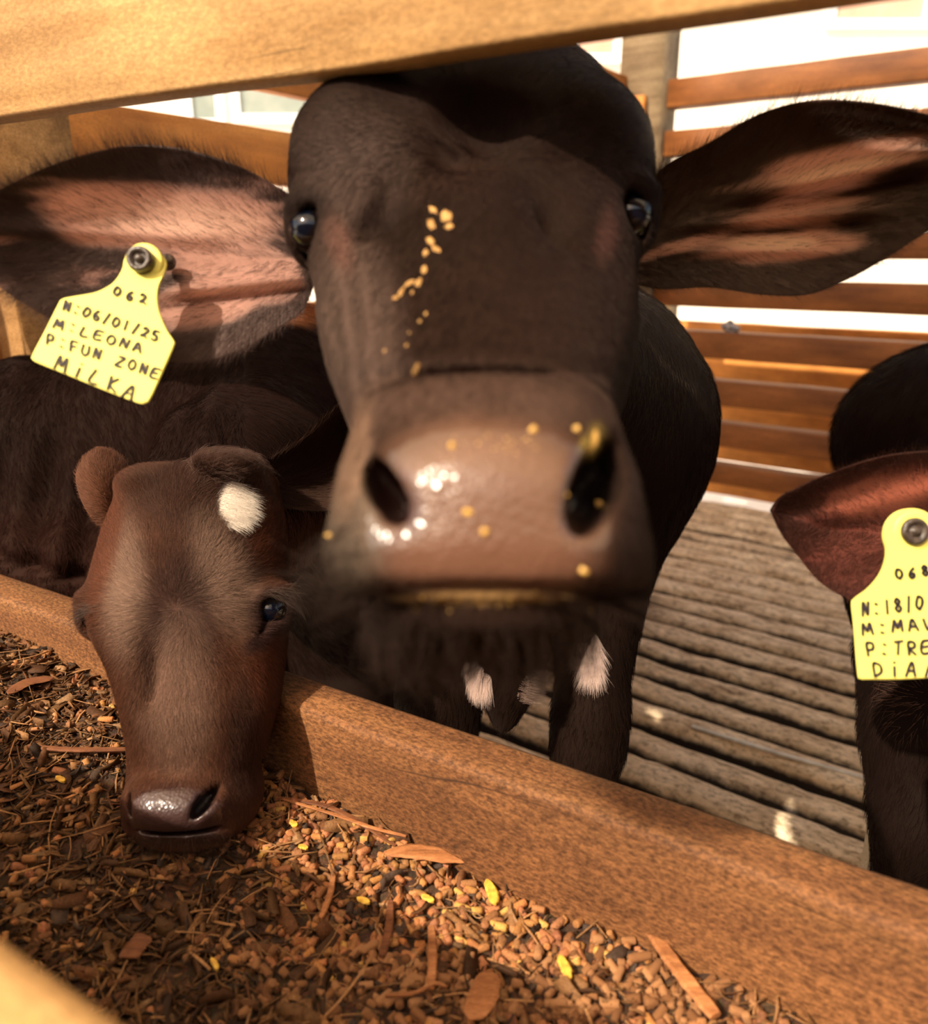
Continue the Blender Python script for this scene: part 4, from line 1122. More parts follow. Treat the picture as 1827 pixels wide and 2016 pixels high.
make_fur('chin_hair', kid, R_, np.stack([(cpx(R_)[0] - 360) / 150, 1 + 0 * R_[:, 0], -0.2 + 0 * R_[:, 0]], -1), NN_, 0.011, np.tile([0.05, 0.03, 0.02], (len(R_), 1)), 0.0001, 4, 0.8, 0.3)
# coat of the body
dens = facing(Vb2, nb2) * (ub > -60) * (ub < 820) * (vb < 1330)
R_, NN_, ix = sample(Vb2, Qb2, dens, 90000, nb2)
uu, vv = cpx(R_)
D = np.stack([0.15 + 0.5 * vnoise(R_, 9), 1 + 0 * uu, 0 * uu], -1)
D[uu > 480] = D[uu > 480] + np.array([0.9, 0.0, 0])
col = Cb[ix] * 1.4 * (0.45 + 1.1 * RNG.random(len(R_)))[:, None]
make_fur('fur', kid, R_, D, NN_, 0.015, col, 0.00017, 4, 0.22, 0.2, mat=M_fur_dark)
R_, NN_, ix = sample(Vb2, Qb2, blob(ub, vb, 600, 1060, 90, 60, 0.5) * facing(Vb2, nb2), 2500, nb2)
make_fur('fur', kid, R_, np.tile([0.5, 0.9, 0], (len(R_), 1)), NN_, 0.022, np.tile([0.11, 0.045, 0.025], (len(R_), 1)) * (0.5 + RNG.random(len(R_)))[:, None], 0.00015, 5, 0.3, 0.25)

# ================================================================= third calf at the right edge
rc = empty('calf', np.array([0.75, 1.05, FLOOR_Z]))
tag(rc, 'dark calf cut off by the right edge, with tagged ear and foreleg in view', 'calf', 'calves in the pen')
fb = Field((0.36, -0.34, 0.40), (1.30, 0.90, 1.75), 0.0105)
fb.add(fb.ell(cam_pt(1900, 860, 1.14), (0.175, 0.135, 0.17)), 0.03)
fb.add(fb.ell(cam_pt(1880, 1130, 0.98), (0.125, 0.15, 0.13)), 0.04)
fb.add(fb.cap(cam_pt(1930, 900, 1.15), to_cam(np.array([1.02, 1.42, -0.30])), 0.15, 0.17), 0.05)
lt = wp(1800, 1290, 0.88); lk = wp(1812, 1620, 0.84)
fb.add(fb.chain([(to_cam(lt), 0.060), (to_cam((lt + lk) / 2), 0.050), (to_cam(lk), 0.044), (to_cam(np.array([lk[0] + 0.01, lk[1] + 0.01, FLOOR_Z + 0.10])), 0.028), (to_cam(np.array([lk[0] + 0.01, lk[1], FLOOR_Z + 0.035])), 0.034)], 0.03), 0.03)
lt2 = wp(1905, 1330, 1.0)
fb.add(fb.chain([(to_cam(lt2), 0.065), (to_cam(lt2 * [1, 1, 0] + [0, 0.02, -0.66]), 0.036), (to_cam(lt2 * [1, 1, 0] + [0, 0.02, FLOOR_Z + 0.035]), 0.032)], 0.03), 0.03)
for sx in (0.93, 1.12):
    fb.add(fb.chain([(to_cam(np.array([sx, 1.45, -0.38])), 0.10), (to_cam(np.array([sx, 1.36, -0.52])), 0.055), (to_cam(np.array([sx, 1.52, -0.64])), 0.034), (to_cam(np.array([sx, 1.48, FLOOR_Z + 0.035])), 0.032)], 0.02), 0.04)
# head outside the frame, lowered over the trough
hd0, hd1, hd2 = wp(2130, 960, 0.62), wp(2150, 1180, 0.60), wp(2170, 1500, 0.52)
fb.add(fb.cap(cam_pt(1990, 980, 0.95), to_cam(hd0), 0.11, 0.085), 0.04)
fb.add(fb.chain([(to_cam(hd0), 0.080), (to_cam(hd1), 0.072), (to_cam(hd2), 0.046)], 0.03), 0.03)
Wy = fb.Z * CP - fb.Y * SP; Mm = fb.X * TN[0] + Wy * TN[1]; Zw = -(fb.Z * SP + fb.Y * CP)
fb.F = smax(fb.F, np.minimum(0.478 - Mm, -0.335 - Zw + 0 * Mm).astype(np.float32) + 0 * fb.F, 0.01)
Vr, Qr = fb.mesh(); nr_ = vnormals(Vr, Qr)
Vr = Vr + nr_ * (0.004 * fbm(Vr, 12, 3))[:, None]; ur, vr = cpx(Vr)
Cr = np.tile(np.array([[0.0065, 0.0033, 0.0026]]), (len(Vr), 1)) * (1 + 0.25 * fbm(Vr, 10, 2)[:, None])
body_obj('body', [(Vr, Qr, Cr)], M_coat, rc)
fs = Field((0.38, 0.30, 0.80), (0.58, 0.80, 1.10), 0.005)
s0, s1 = wp(1752, 1560, 0.93), wp(1722, 1760, 0.93)
fs.add(fs.chain([(to_cam(s0 + [0.02, 0.01, 0.06]), 0.020), (to_cam(s0), 0.017), (to_cam(s1), 0.020), (to_cam(np.array([s1[0], s1[1] - 0.01, FLOOR_Z + 0.035])), 0.026)], 0.02), 0.01)
Vs_, Qs_ = fs.mesh(); us_, vs_ = cpx(Vs_)
Cs_ = np.tile(np.array([[0.40, 0.33, 0.24]]), (len(Vs_), 1))
so = body_obj('pale_foreleg', [(Vs_, Qs_, Cs_)], M_coat, rc); so['label'] = 'pale grey sock on the other foreleg'
def cRR(s, t, u_, v_):
    st = vnoise(np.stack([u_ / 160, (v_ + 0.25 * u_) / 22, s * 0], -1), 1.0) + 0.5 * vnoise(np.stack([u_ / 60, (v_ + .25 * u_) / 9, s], -1), 1.0)
    C_ = np.ones(u_.shape + (3,)) * np.array([0.060, 0.022, 0.016])
    C_ = mix3(C_, (0.16, 0.045, 0.032), sstep(0.1, 0.9, g2(u_, v_, 1740, 1030, 190, 120, -18, .6) + .25 * st))
    C_ = mix3(C_, (0.38, 0.105, 0.060), 0.9 * sstep(0.2, 0.9, g2(u_, v_, 1760, 965, 130, 38, -14, .6) + .25 * st))
    C_ = mix3(C_, (0.035, 0.016, 0.012), 0.8 * sstep(0.60, 0.95, -t))
    C_ = mix3(C_, (0.035, 0.016, 0.012), 0.7 * sstep(0.75, 0.98, s))
    return C_
earS, GS, NS, CS = make_ear(rc, [(2010, 930), (1920, 892), (1827, 887), (1740, 897), (1650, 925), (1575, 958), (1528, 985), (1516, 1005)],
                            [(2010, 1180), (1920, 1225), (1827, 1238), (1750, 1215), (1690, 1188), (1620, 1150), (1570, 1093), (1535, 1045), (1517, 1007)],
                            lambda s, t: 0.575 - 0.06 * s + 0.032 * (1 - t ** 2) * np.sin(np.pi * np.clip(s * .85 + .1, 0, 1)), cRR,
                            lambda s, t, u_, v_: -0.005 * np.exp(-((v_ - 1000 + (u_ - 1700) * .25) / 20) ** 2) - 0.004 * np.exp(-((v_ - 1090 + (u_ - 1700) * .2) / 22) ** 2))
ear_fur(rc, GS, NS, CS, 14000, (0.09, 0.035, 0.025), 0.008, 0.011)
dens = facing(Vr, nr_) * (ur > 1600) * (ur < 1960) * (vr < 1850)
R_, NN_, ix = sample(Vr, Qr, dens, 52000, nr_)
uu, vv = cpx(R_)
D = np.stack([-0.2 + 0.5 * vnoise(R_, 12), 1 + 0 * uu, 0 * uu], -1)
wc = blob(uu, vv, 1790, 1385, 60, 70, 0.5)[:, None]
D = D * (1 - wc) + wc * np.stack([(uu - 1830) / 40, (vv - 1380) / 60, 0 * uu], -1)
col = np.tile([0.0085, 0.0040, 0.003], (len(R_), 1)) * (0.4 + 1.2 * RNG.random(len(R_)))[:, None]
col = lerpc(col, (0.16, 0.085, 0.06), 0.8 * wc[:, 0] * (RNG.random(len(R_)) < 0.5))
make_fur('fur', rc, R_, D, NN_, np.where(vv < 950, 0.024, 0.014), col, 0.00015, 4, 0.3, 0.25, mat=M_fur_dark)
# ================================================================= ear tags with handwriting
M_tag = plain_mat('yellow_tag_plastic', (0.86, 0.78, 0.17), 0.45, 0.4)
M_ink = plain_mat('black_marker_ink', (0.03, 0.022, 0.03), 0.6, 0.3)
M_btn = plain_mat('dark_tag_button', (0.075, 0.055, 0.04), 0.35, 0.6, 250, 0.4, (0.03, 0.02, 0.015))
STROKES = {
 '0': [[(.5, 0), (.15, .2), (.1, .6), (.4, 1), (.8, .85), (.9, .4), (.5, 0)]],
 '1': [[(.5, 0), (.5, 1)]],
 '2': [[(.1, .8), (.4, 1), (.8, .8), (.6, .45), (.1, .05), (.4, .15), (.9, 0)]],
 '5': [[(.9, 1), (.3, .95), (.2, .55), (.7, .55), (.8, .2), (.4, 0), (.1, .1)]],
 '6': [[(.7, 1), (.3, .7), (.15, .3), (.4, 0), (.8, .15), (.75, .45), (.3, .4)]],
 '8': [[(.5, .52), (.2, .75), (.5, 1), (.8, .75), (.5, .52), (.15, .25), (.5, 0), (.85, .25), (.5, .52)]],
 '/': [[(.25, -.1), (.75, 1.1)]],
 ':': [[(.38, .85), (.6, .78)], [(.38, .15), (.6, .08)]],
 'N': [[(.1, 0), (.2, 1), (.8, .05), (.9, 1)]],
 'M': [[(0, 0), (.2, 1), (.5, .3), (.8, 1), (1, 0)]],
 'L': [[(.2, 1), (.15, 0), (.85, .05)]],
 'E': [[(.9, 1), (.2, .95), (.15, 0), (.9, .05)], [(.2, .5), (.75, .55)]],
 'O': [[(.5, 0), (.12, .25), (.15, .75), (.5, 1), (.88, .7), (.85, .25), (.5, 0)]],
 'A': [[(.05, 0), (.5, 1), (.95, 0)], [(.25, .38), (.75, .38)]],
 'P': [[(.2, 0), (.2, 1), (.75, .9), (.75, .5), (.25, .42)]],
 'F': [[(.15, 0), (.2, 1), (.85, 1)], [(.2, .5), (.7, .55)]],
 'U': [[(.1, 1), (.15, .2), (.5, 0), (.85, .2), (.9, 1)]],
 'Z': [[(.1, .95), (.85, 1), (.1, 0), (.9, .05)]],
 'i': [[(.5, 0), (.5, .7)], [(.5, .98), (.52, 1.04)]],
 'K': [[(.15, 0), (.2, 1)], [(.85, 1), (.22, .45), (.9, 0)]],
 'V': [[(.05, 1), (.5, 0), (.95, 1)]],
 'T': [[(.05, .95), (.95, 1)], [(.5, .97), (.5, 0)]],
 'R': [[(.15, 0), (.2, 1), (.75, .9), (.72, .55), (.25, .48), (.9, 0)]],
 'D': [[(.2, 0), (.2, 1), (.75, .8), (.85, .35), (.2, 0)]],
 'G': [[(.85, .9), (.4, 1), (.12, .5), (.4, 0), (.85, .2), (.8, .5), (.5, .45)]],
}
def ear_tag(label, outline, button, br, dfun, lines, hole_depth, stroke=2.6, post_end=None):
    c0 = wp(button[0], button[1], dfun(*button))
    root = empty('ear_tag', c0); tag(root, label, 'ear tag', 'yellow ear tags')
    o0 = np.array(c0)
    # outline smoothed
    pts = []
    n = len(outline)
    for i in range(n):
        p0, p1, p2, p3 = [np.array(outline[(i + k) % n], float) for k in (-1, 0, 1, 2)]
        for q in range(5):
            t = q / 5
            pts.append(0.5 * ((2 * p1) + (-p0 + p2) * t + (2 * p0 - 5 * p1 + 4 * p2 - p3) * t * t + (-p0 + 3 * p1 - 3 * p2 + p3) * t ** 3))
    def P(u_, v_, off=0.0): 
        q = cam_pt(u_, v_, dfun(u_, v_)); return q + np.array([0, 0, off])
    n = len(pts); cen = np.mean(pts, axis=0)
    V, F = [], []
    for (shr, off) in ((0.985, 0.0), (1.0, 0.0006), (1.0, 0.0016), (0.985, 0.0022)):
        for p in pts:
            q = cen + (p - cen) * shr; V.append(P(q[0], q[1], off))
    for k in range(3):
        for i in range(n):
            F.append((k * n + i, k * n + (i + 1) % n, (k + 1) * n + (i + 1) % n, (k + 1) * n + i))
    F.append(tuple(range(n))); F.append(tuple(range(4 * n - 1, 3 * n - 1, -1)))
    W = to_world(np.array(V)) - o0
    pl = mesh_obj('tag_plate', W, F, M_tag, None, smooth=False); pl.parent = root
    bm_fix(pl)
    # raised collar ring and the dark button
    def disc(name, prof, mat, par, seg=40):
        V, F = [], []
        a = np.array([1.0, 0, 0]); b = np.array([0, 1.0, 0]); d = dfun(*button)
        for (r, h) in prof:
            for j in range(seg):
                t = 2 * math.pi * j / seg
                V.append(P(*button) + (a * math.cos(t) + b * math.sin(t)) * r / FPX * d + np.array([0, 0, -h]))
        for k in range(len(prof) - 1):
            for j in range(seg): F.append((k * seg + j, k * seg + (j + 1) % seg, (k + 1) * seg + (j + 1) % seg, (k + 1) * seg + j))
        F.append(tuple(range(seg))[::-1]); F.append(tuple(range((len(prof) - 1) * seg, len(prof) * seg)))
        o = mesh_obj(name, to_world(np.array(V)) - o0, F, mat, None); o.parent = par; bm_fix(o)
        return o
    disc('collar', [(br * 1.5, -0.001), (br * 1.5, 0.0012), (br * 1.35, 0.0020), (br * 1.1, 0.0020)], M_tag, root)
    hh = hole_depth
    disc('button', [(br * 0.98, -0.001), (br, hh * 0.7), (br * 0.93, hh), (br * 0.62, hh), (br * 0.55, hh * 0.75), (br * 0.35, hh * 0.7), (br * 0.28, hh * 1.05), (br * 0.05, hh * 1.1)], M_btn, root)
    if post_end:
        a, b = P(*button), cam_pt(*post_end)
        V, F = [], []; ax = (b - a) / np.linalg.norm(b - a); s1 = np.cross(ax, [0, 1, 0]); s1 /= np.linalg.norm(s1); s2 = np.cross(ax, s1)
        for q, (t, r) in enumerate(((0, .0030), (.8, .0030), (.86, .0055), (1, .0055))):
            for j in range(16): V.append(a + (b - a) * t + r * (s1 * math.cos(j * math.pi / 8) + s2 * math.sin(j * math.pi / 8)))
        for k in range(3):
            for j in range(16): F.append((k * 16 + j, k * 16 + (j + 1) % 16, k * 16 + 16 + (j + 1) % 16, k * 16 + 16 + j))
        F.append(tuple(range(48, 64)))
        o = mesh_obj('pin', to_world(np.array(V)) - o0, F, M_btn, None); o.parent = root; bm_fix(o)
    # handwriting, one mesh per line
    rr = random.Random(len(label))
    for (text, p0, p1, ch, cw) in lines:
        p0, p1 = np.array(p0, float), np.array(p1, float)
        Vs, Fs = [], []
        n = len(text); dv = (p1 - p0) / max(n - 1, 1); e = (p1 - p0) / np.linalg.norm(p1 - p0); up = np.array([e[1], -e[0]])
        for i, chh in enumerate(text):
            if chh == ' ': continue
            c = p0 + dv * i; jit = (rr.random() - .5) * 2.5; sl = (rr.random() - .5) * .25
            for st in STROKES[chh]:
                q = [c + e * ((x - .5) * cw + (y - .5) * ch * sl) + up * ((y - .5) * ch + jit) for (x, y) in st]
                if len(q) > 2: q = list(catmull(q, len(q) * 4))
                for k in range(len(q) - 1):
                    a, b = np.array(q[k]), np.array(q[k + 1]); d = b - a; L = np.linalg.norm(d)
                    if L < 1e-6: continue
                    d /= L; nn = np.array([-d[1], d[0]]) * stroke / 2 * (0.9 + 0.25 * rr.random()); a = a - d * stroke * .3; b = b + d * stroke * .3
                    o_ = len(Vs)
                    for off in (-0.0011, 0.0):
                        for pp in (a + nn, b + nn, b - nn, a - nn): Vs.append(P(pp[0], pp[1], off))
                    Fs += [(o_, o_ + 1, o_ + 2, o_ + 3), (o_ + 7, o_ + 6, o_ + 5, o_ + 4), (o_, o_ + 4, o_ + 5, o_ + 1), (o_ + 1, o_ + 5, o_ + 6, o_ + 2), (o_ + 2, o_ + 6, o_ + 7, o_ + 3), (o_ + 3, o_ + 7, o_ + 4, o_)]
        o = mesh_obj('handwriting', to_world(np.array(Vs)) - o0, Fs, M_ink, None, smooth=False); o.parent = pl
    return root
import bmesh
def bm_fix(o):
    bm = bmesh.new(); bm.from_mesh(o.data); bmesh.ops.recalc_face_normals(bm, faces=bm.faces); bm.to_mesh(o.data); bm.free()

ear_tag('yellow ear tag numbered 062 in the ear of the large calf',
    [(285, 489), (262, 492), (246, 506), (240, 530), (222, 556), (190, 574), (150, 582), (122, 588), (112, 602), (88, 650), (63, 698), (64, 708), (78, 716), (130, 737), (200, 766), (268, 792), (284, 793), (295, 784), (318, 735), (341, 682), (341, 670), (328, 650), (314, 618), (309, 590), (312, 562), (324, 535), (326, 514), (310, 494)],
    (284, 517), 25, lambda u, v: 0.505 - 0.00013 * (v - 517) + 0.00004 * (u - 284),
    [('062', (231, 575), (282, 589), 17, 14), ('N:06/01/25', (133, 602), (306, 660), 19, 14), ('M:LEONA', (117, 638), (271, 684), 18, 18), ('P:FUN ZONE', (100, 668), (306, 734), 20, 15), ('MiLKA', (122, 716), (256, 771), 27, 22)],
    0.010, 3.6, post_end=(332, 516, 0.532))
ear_tag('yellow ear tag numbered 068 in the ear at the right edge of the frame',
    [(1793, 1001), (1765, 1008), (1745, 1028), (1739, 1055), (1745, 1082), (1742, 1108), (1730, 1135), (1708, 1160), (1684, 1178), (1678, 1190), (1682, 1230), (1690, 1325), (1696, 1337), (1712, 1338), (1790, 1337), (1890, 1330), (1902, 1322), (1905, 1250), (1908, 1180), (1900, 1168), (1872, 1150), (1852, 1120), (1845, 1085), (1850, 1050), (1838, 1020), (1818, 1005)],
    (1796, 1046), 27, lambda u, v: 0.500 - 0.00006 * (v - 1046) + 0.00003 * (u - 1796),
    [('068', (1769, 1130), (1820, 1124), 19, 14), ('N:18/0', (1703, 1199), (1809, 1186), 26, 14), ('M:MAV', (1706, 1238), (1826, 1228), 22, 20), ('P:TRE', (1713, 1277), (1822, 1274), 26, 17), ('DiA', (1727, 1318), (1793, 1317), 27, 20), ('/', (1826, 1316), (1836, 1316), 24, 12)],
    0.005, 4.1, post_end=(1796, 1046, 0.56))

# ================================================================= feed in the trough
def heap_z(l, m):
    P_ = np.stack([l, m, 0 * l], -1)
    return FEED_Z + 0.055 * sstep(0.25, 0.85, l) + 0.010 * vnoise(P_, 9) + 0.004 * vnoise(P_, 35) + 0.012 * sstep(0.40, 0.43, m) * 0
def feed_at(u_, v_):
    r = wp(u_, v_, 1.0); z = FEED_Z
    for _ in range(6):
        p = r * (z / r[2]); l, m = p @ TD, p @ TN; z = float(heap_z(np.array([l]), np.array([m]))[0])
    return p, l, m
nL_, nM_ = 420, 90
ll, mm = np.meshgrid(np.linspace(-0.75, 1.15, nL_), np.linspace(0.158, 0.4285, nM_), indexing='ij')
zz = heap_z(ll, mm) + 0.0016 * vnoise(np.stack([ll, mm, 0 * ll], -1), 180) + 0.0012 * vnoise(np.stack([ll, mm, 0 * ll], -1), 420)
V = (TD[None, None] * ll[..., None] + TN[None, None] * mm[..., None]); V[..., 2] = zz
nn_ = nL_ * nM_
Vlow = V.copy(); Vlow[..., 2] = -0.528
i, k = np.meshgrid(np.arange(nL_ - 1), np.arange(nM_ - 1), indexing='ij'); a = i * nM_ + k
Qf = np.stack([a, a + nM_, a + nM_ + 1, a + 1], -1).reshape(-1, 4)[:, ::-1]
M_feed, _nt, _b = new_mat('ground_feed_meal')
_tc = N(_nt, 'ShaderNodeTexCoord').outputs['Object']
_v = N(_nt, 'ShaderNodeTexVoronoi'); _v.inputs['Scale'].default_value = 260; _nt.links.new(_tc, _v.inputs['Vector'])
_n = noise_tex(_nt, _tc, 160, 6, 0.7)
_r = ramp(_nt, [(0.3, (0.016, 0.007, 0.003)), (0.5, (0.07, 0.03, 0.011)), (0.75, (0.22, 0.10, 0.038))]); _nt.links.new(_n.outputs[0], _r.inputs[0])
_c = mixc(_nt, 0.35, _r.outputs[0], _v.outputs['Color'], 'MULTIPLY'); _nt.links.new(_c, _b.inputs['Base Color'])
_b.inputs['Roughness'].default_value = 0.85; bump(_nt, _b, _n.outputs[0], 1.0, 0.004)
fm_ = fast_mesh('feed_meal', V.reshape(-1, 3), Qf, M_feed)
tag(fm_, 'dark crumbly feed meal filling the trough beneath the pellets', 'animal feed', kind='stuff')

def basis(n):
    A = RNG.normal(size=(n, 3)); A[:, 2] *= 0.35; A /= np.linalg.norm(A, axis=1, keepdims=True)
    B = RNG.normal(size=(n, 3)); B -= A * (A * B).sum(1, keepdims=True); B /= np.linalg.norm(B, axis=1, keepdims=True)
    return A, B, np.cross(A, B)
def pellet_shape(seed=0):
    seg = 9; V = []; rr = random.Random(seed)
    prof = [(-1, .0), (-1, .72), (-.88, .95), (-.3, 1.0), (.3, .97), (.88, .95), (1, .70), (1, .0)]
    for (x, r) in prof:
        for j in range(seg):
            t = 2 * math.pi * j / seg; w = 1 + 0.10 * (rr.random() - .5)
            V.append((x + 0.12 * (rr.random() - .5) * (r < .8), r * w * math.cos(t), r * w * math.sin(t)))
    F = []
    for k in range(len(prof) - 1):
        for j in range(seg): F.append((k * seg + j, (k + 1) * seg + j, (k + 1) * seg + (j + 1) % seg, k * seg + (j + 1) % seg))
    return np.array(V), np.array(F)
M_pel, _nt, _b = new_mat('feed_pellet_crust')
_at = N(_nt, 'ShaderNodeAttribute', attribute_name='Col'); _tc = N(_nt, 'ShaderNodeTexCoord').outputs['Object']
_n = noise_tex(_nt, _tc, 900, 4, 0.7); _r = ramp(_nt, [(0.3, (0.6, 0.55, 0.5)), (0.7, (1.35, 1.3, 1.25))]); _nt.links.new(_n.outputs[0], _r.inputs[0])
_nt.links.new(mixc(_nt, 1.0, _at.outputs['Color'], _r.outputs[0], 'MULTIPLY'), _b.inputs['Base Color']); _b.inputs['Roughness'].default_value = 0.8
bump(_nt, _b, _n.outputs[0], 0.6, 0.001)
PV, PF = pellet_shape(3)
def pellet_density(l, m):
    p = TD[None] * l[:, None] + TN[None] * m[:, None]; p[:, 2] = FEED_Z
    q = to_px(p); uu, vv = q[:, 0], q[:, 1]
    zone = sstep(-250, 150, (vv - 1640) * 0.0 + (uu - 560) - (vv - 1650) * 0.55 + 60) 
    return np.clip(0.14 + 0.95 * zone + 0.25 * vnoise(p, 30), 0.04, 1)
def scatter(n, dens):
    out_l, out_m = [], []
    while sum(map(len, out_l)) < n:
        l = RNG.uniform(-0.35, 1.0, 6000); m = RNG.uniform(0.165, 0.424, 6000)
        k = RNG.random(6000) < dens(l, m); out_l.append(l[k]); out_m.append(m[k])
    return np.concatenate(out_l)[:n], np.concatenate(out_m)[:n]
NP_ = 5200
l, m = scatter(NP_, pellet_density)
r = RNG.uniform(0.0021, 0.0031, NP_); hl = r * RNG.uniform(0.9, 2.4, NP_)
z = heap_z(l, m) + RNG.uniform(-0.3, 1.6, NP_) * r
A, B, D = basis(NP_)
cen = TD[None] * l[:, None] + TN[None] * m[:, None]; cen[:, 2] = z
pcol = np.array([0.36, 0.155, 0.050])[None] * (0.55 + 0.75 * RNG.random(NP_))[:, None] * np.stack([np.ones(NP_), 0.88 + 0.25 * RNG.random(NP_), 0.8 + 0.5 * RNG.random(NP_)], -1)
dk = RNG.random(NP_) < 0.07; pcol[dk] = np.array([0.05, 0.03, 0.02])
yl = RNG.random(NP_) < 0.035; pcol[yl] = np.array([0.55, 0.32, 0.08])
px = to_px(cen)
vis = (px[:, 0] > 430) & (px[:, 0] < 1500) & (px[:, 1] < 2010) & (px[:, 1] > 1650)
d_cam = np.where(vis, to_cam(cen)[:, 2], 9)
order = np.argsort(d_cam - 0.02 * (z - heap_z(l, m)) / 0.003)
solo = order[:300]; rest = order[300:]
W = cen[rest][:, None] + A[rest][:, None] * (PV[:, 0][None] * hl[rest][:, None])[..., None] + B[rest][:, None] * (PV[:, 1][None] * r[rest][:, None])[..., None] + D[rest][:, None] * (PV[:, 2][None] * r[rest][:, None])[..., None]
nv_ = len(PV)
Fp = (PF[None] + (np.arange(len(rest)) * nv_)[:, None, None]).reshape(-1, 4)
fp = fast_mesh('feed_pellets', W.reshape(-1, 3), Fp, M_pel, None, np.repeat(pcol[rest], nv_, axis=0))
tag(fp, 'reddish brown feed pellets heaped along the far side of the trough', 'animal feed', kind='stuff')
protos = []
for c_ in range(6):
    k_ = 0.6 + 0.14 * c_
    me_o = fast_mesh('feed_pellet', PV * [1, 1, 1], PF, M_pel, None, np.tile(np.array([[0.36, 0.152 + 0.006 * c_, 0.047 + .006 * c_]]) * k_, (nv_, 1)))
    protos.append(me_o.data); bpy.data.objects.remove(me_o)
for q, i_ in enumerate(solo):
    o = bpy.data.objects.new('feed_pellet', protos[q % 6])
    mw = Matrix.Identity(4)
    for c_ in range(3):
        mw[c_][0] = A[i_][c_] * hl[i_]; mw[c_][1] = B[i_][c_] * r[i_]; mw[c_][2] = D[i_][c_] * r[i_]; mw[c_][3] = cen[i_][c_]
    o.matrix_world = mw
    sc.collection.objects.link(o)
    tag(o, 'reddish brown feed pellet lying on the heap in the trough', 'feed pellet', 'loose pellets on the feed heap')

# chopped straw, husks and leaf bits
def flake_mesh(n, l, m, L, Wd, colr, lift, name, label):
    z = heap_z(l, m) + lift
    A, B, D = basis(n); A[:, 2] *= 0.5; A /= np.linalg.norm(A, axis=1, keepdims=True)
    cen = TD[None] * l[:, None] + TN[None] * m[:, None]; cen[:, 2] = z
    s = np.array([-1, -.35, .35, 1.0]); V = []
    bend = RNG.normal(size=n) * 0.25; skew = RNG.uniform(-1, 1, n)
    th = 0.0003
    for side in (1, -1):
        for si in s:
            for wi in (-1, 1):
                w = Wd * (1 - 0.25 * abs(si) ** 3 * (1 + si * skew))
                V.append(cen + A * (si * L)[:, None] + B * (wi * w)[:, None] + D * ((bend * L * si * si) + side * th)[:, None])
    V = np.stack(V, 1)
    F = []
    for k in range(3):
        F.append((2 * k, 2 * k + 1, 2 * k + 3, 2 * k + 2)); F.append((8 + 2 * k + 1, 8 + 2 * k, 8 + 2 * k + 2, 8 + 2 * k + 3))
        F.append((2 * k, 2 * k + 2, 8 + 2 * k + 2, 8 + 2 * k)); F.append((2 * k + 3, 2 * k + 1, 8 + 2 * k + 1, 8 + 2 * k + 3))
    F.append((1, 0, 8, 9)); F.append((6, 7, 15, 14))
    F = np.array(F); Ff = (F[None] + (np.arange(n) * 16)[:, None, None]).reshape(-1, 4)
    o = fast_mesh(name, V.reshape(-1, 3), Ff, M_straw, None, np.repeat(colr, 16, axis=0), smooth=False)
    tag(o, label, 'straw', kind='stuff')
    return o
M_straw = attr_mat('dry_plant_bits', 0.7, 0.3, 500, 0.0006, 0.5, cvar=0.35, streak=(1, 1, 1))
nF = 13000
l, m = scatter(nF, lambda l, m: np.clip(1.05 - 0.75 * pellet_density(l, m), 0.12, 1))
L = RNG.gamma(1.6, 0.0026, nF) + 0.0010; Wd = np.minimum(L * RNG.uniform(0.06, 0.6, nF) ** 1.3, 0.0055)
base = np.array([[0.27, 0.13, 0.05], [0.17, 0.07, 0.028], [0.10, 0.045, 0.02], [0.40, 0.22, 0.10], [0.08, 0.05, 0.035]])[RNG.choice(5, nF, p=[.33, .28, .2, .09, .10])]
flake_mesh(nF, l, m, L, Wd, base * (0.22 + 0.65 * RNG.random(nF))[:, None], RNG.uniform(0.0, 0.006, nF), 'chopped_straw', 'brown chopped straw, husks and dry leaf bits over the feed, thickest at the left')
nS = 700
l, m = scatter(nS, lambda l, m: 0.6 + 0 * l)
L = RNG.uniform(0.008, 0.028, nS); Wd = RNG.uniform(0.0003, 0.0010, nS)
flake_mesh(nS, l, m, L, Wd, np.array([[0.30, 0.15, 0.06]]) * (0.35 + 1.0 * RNG.random(nS))[:, None], RNG.uniform(0.002, 0.008, nS), 'straw_stems', 'thin broken straw stems lying across the feed')

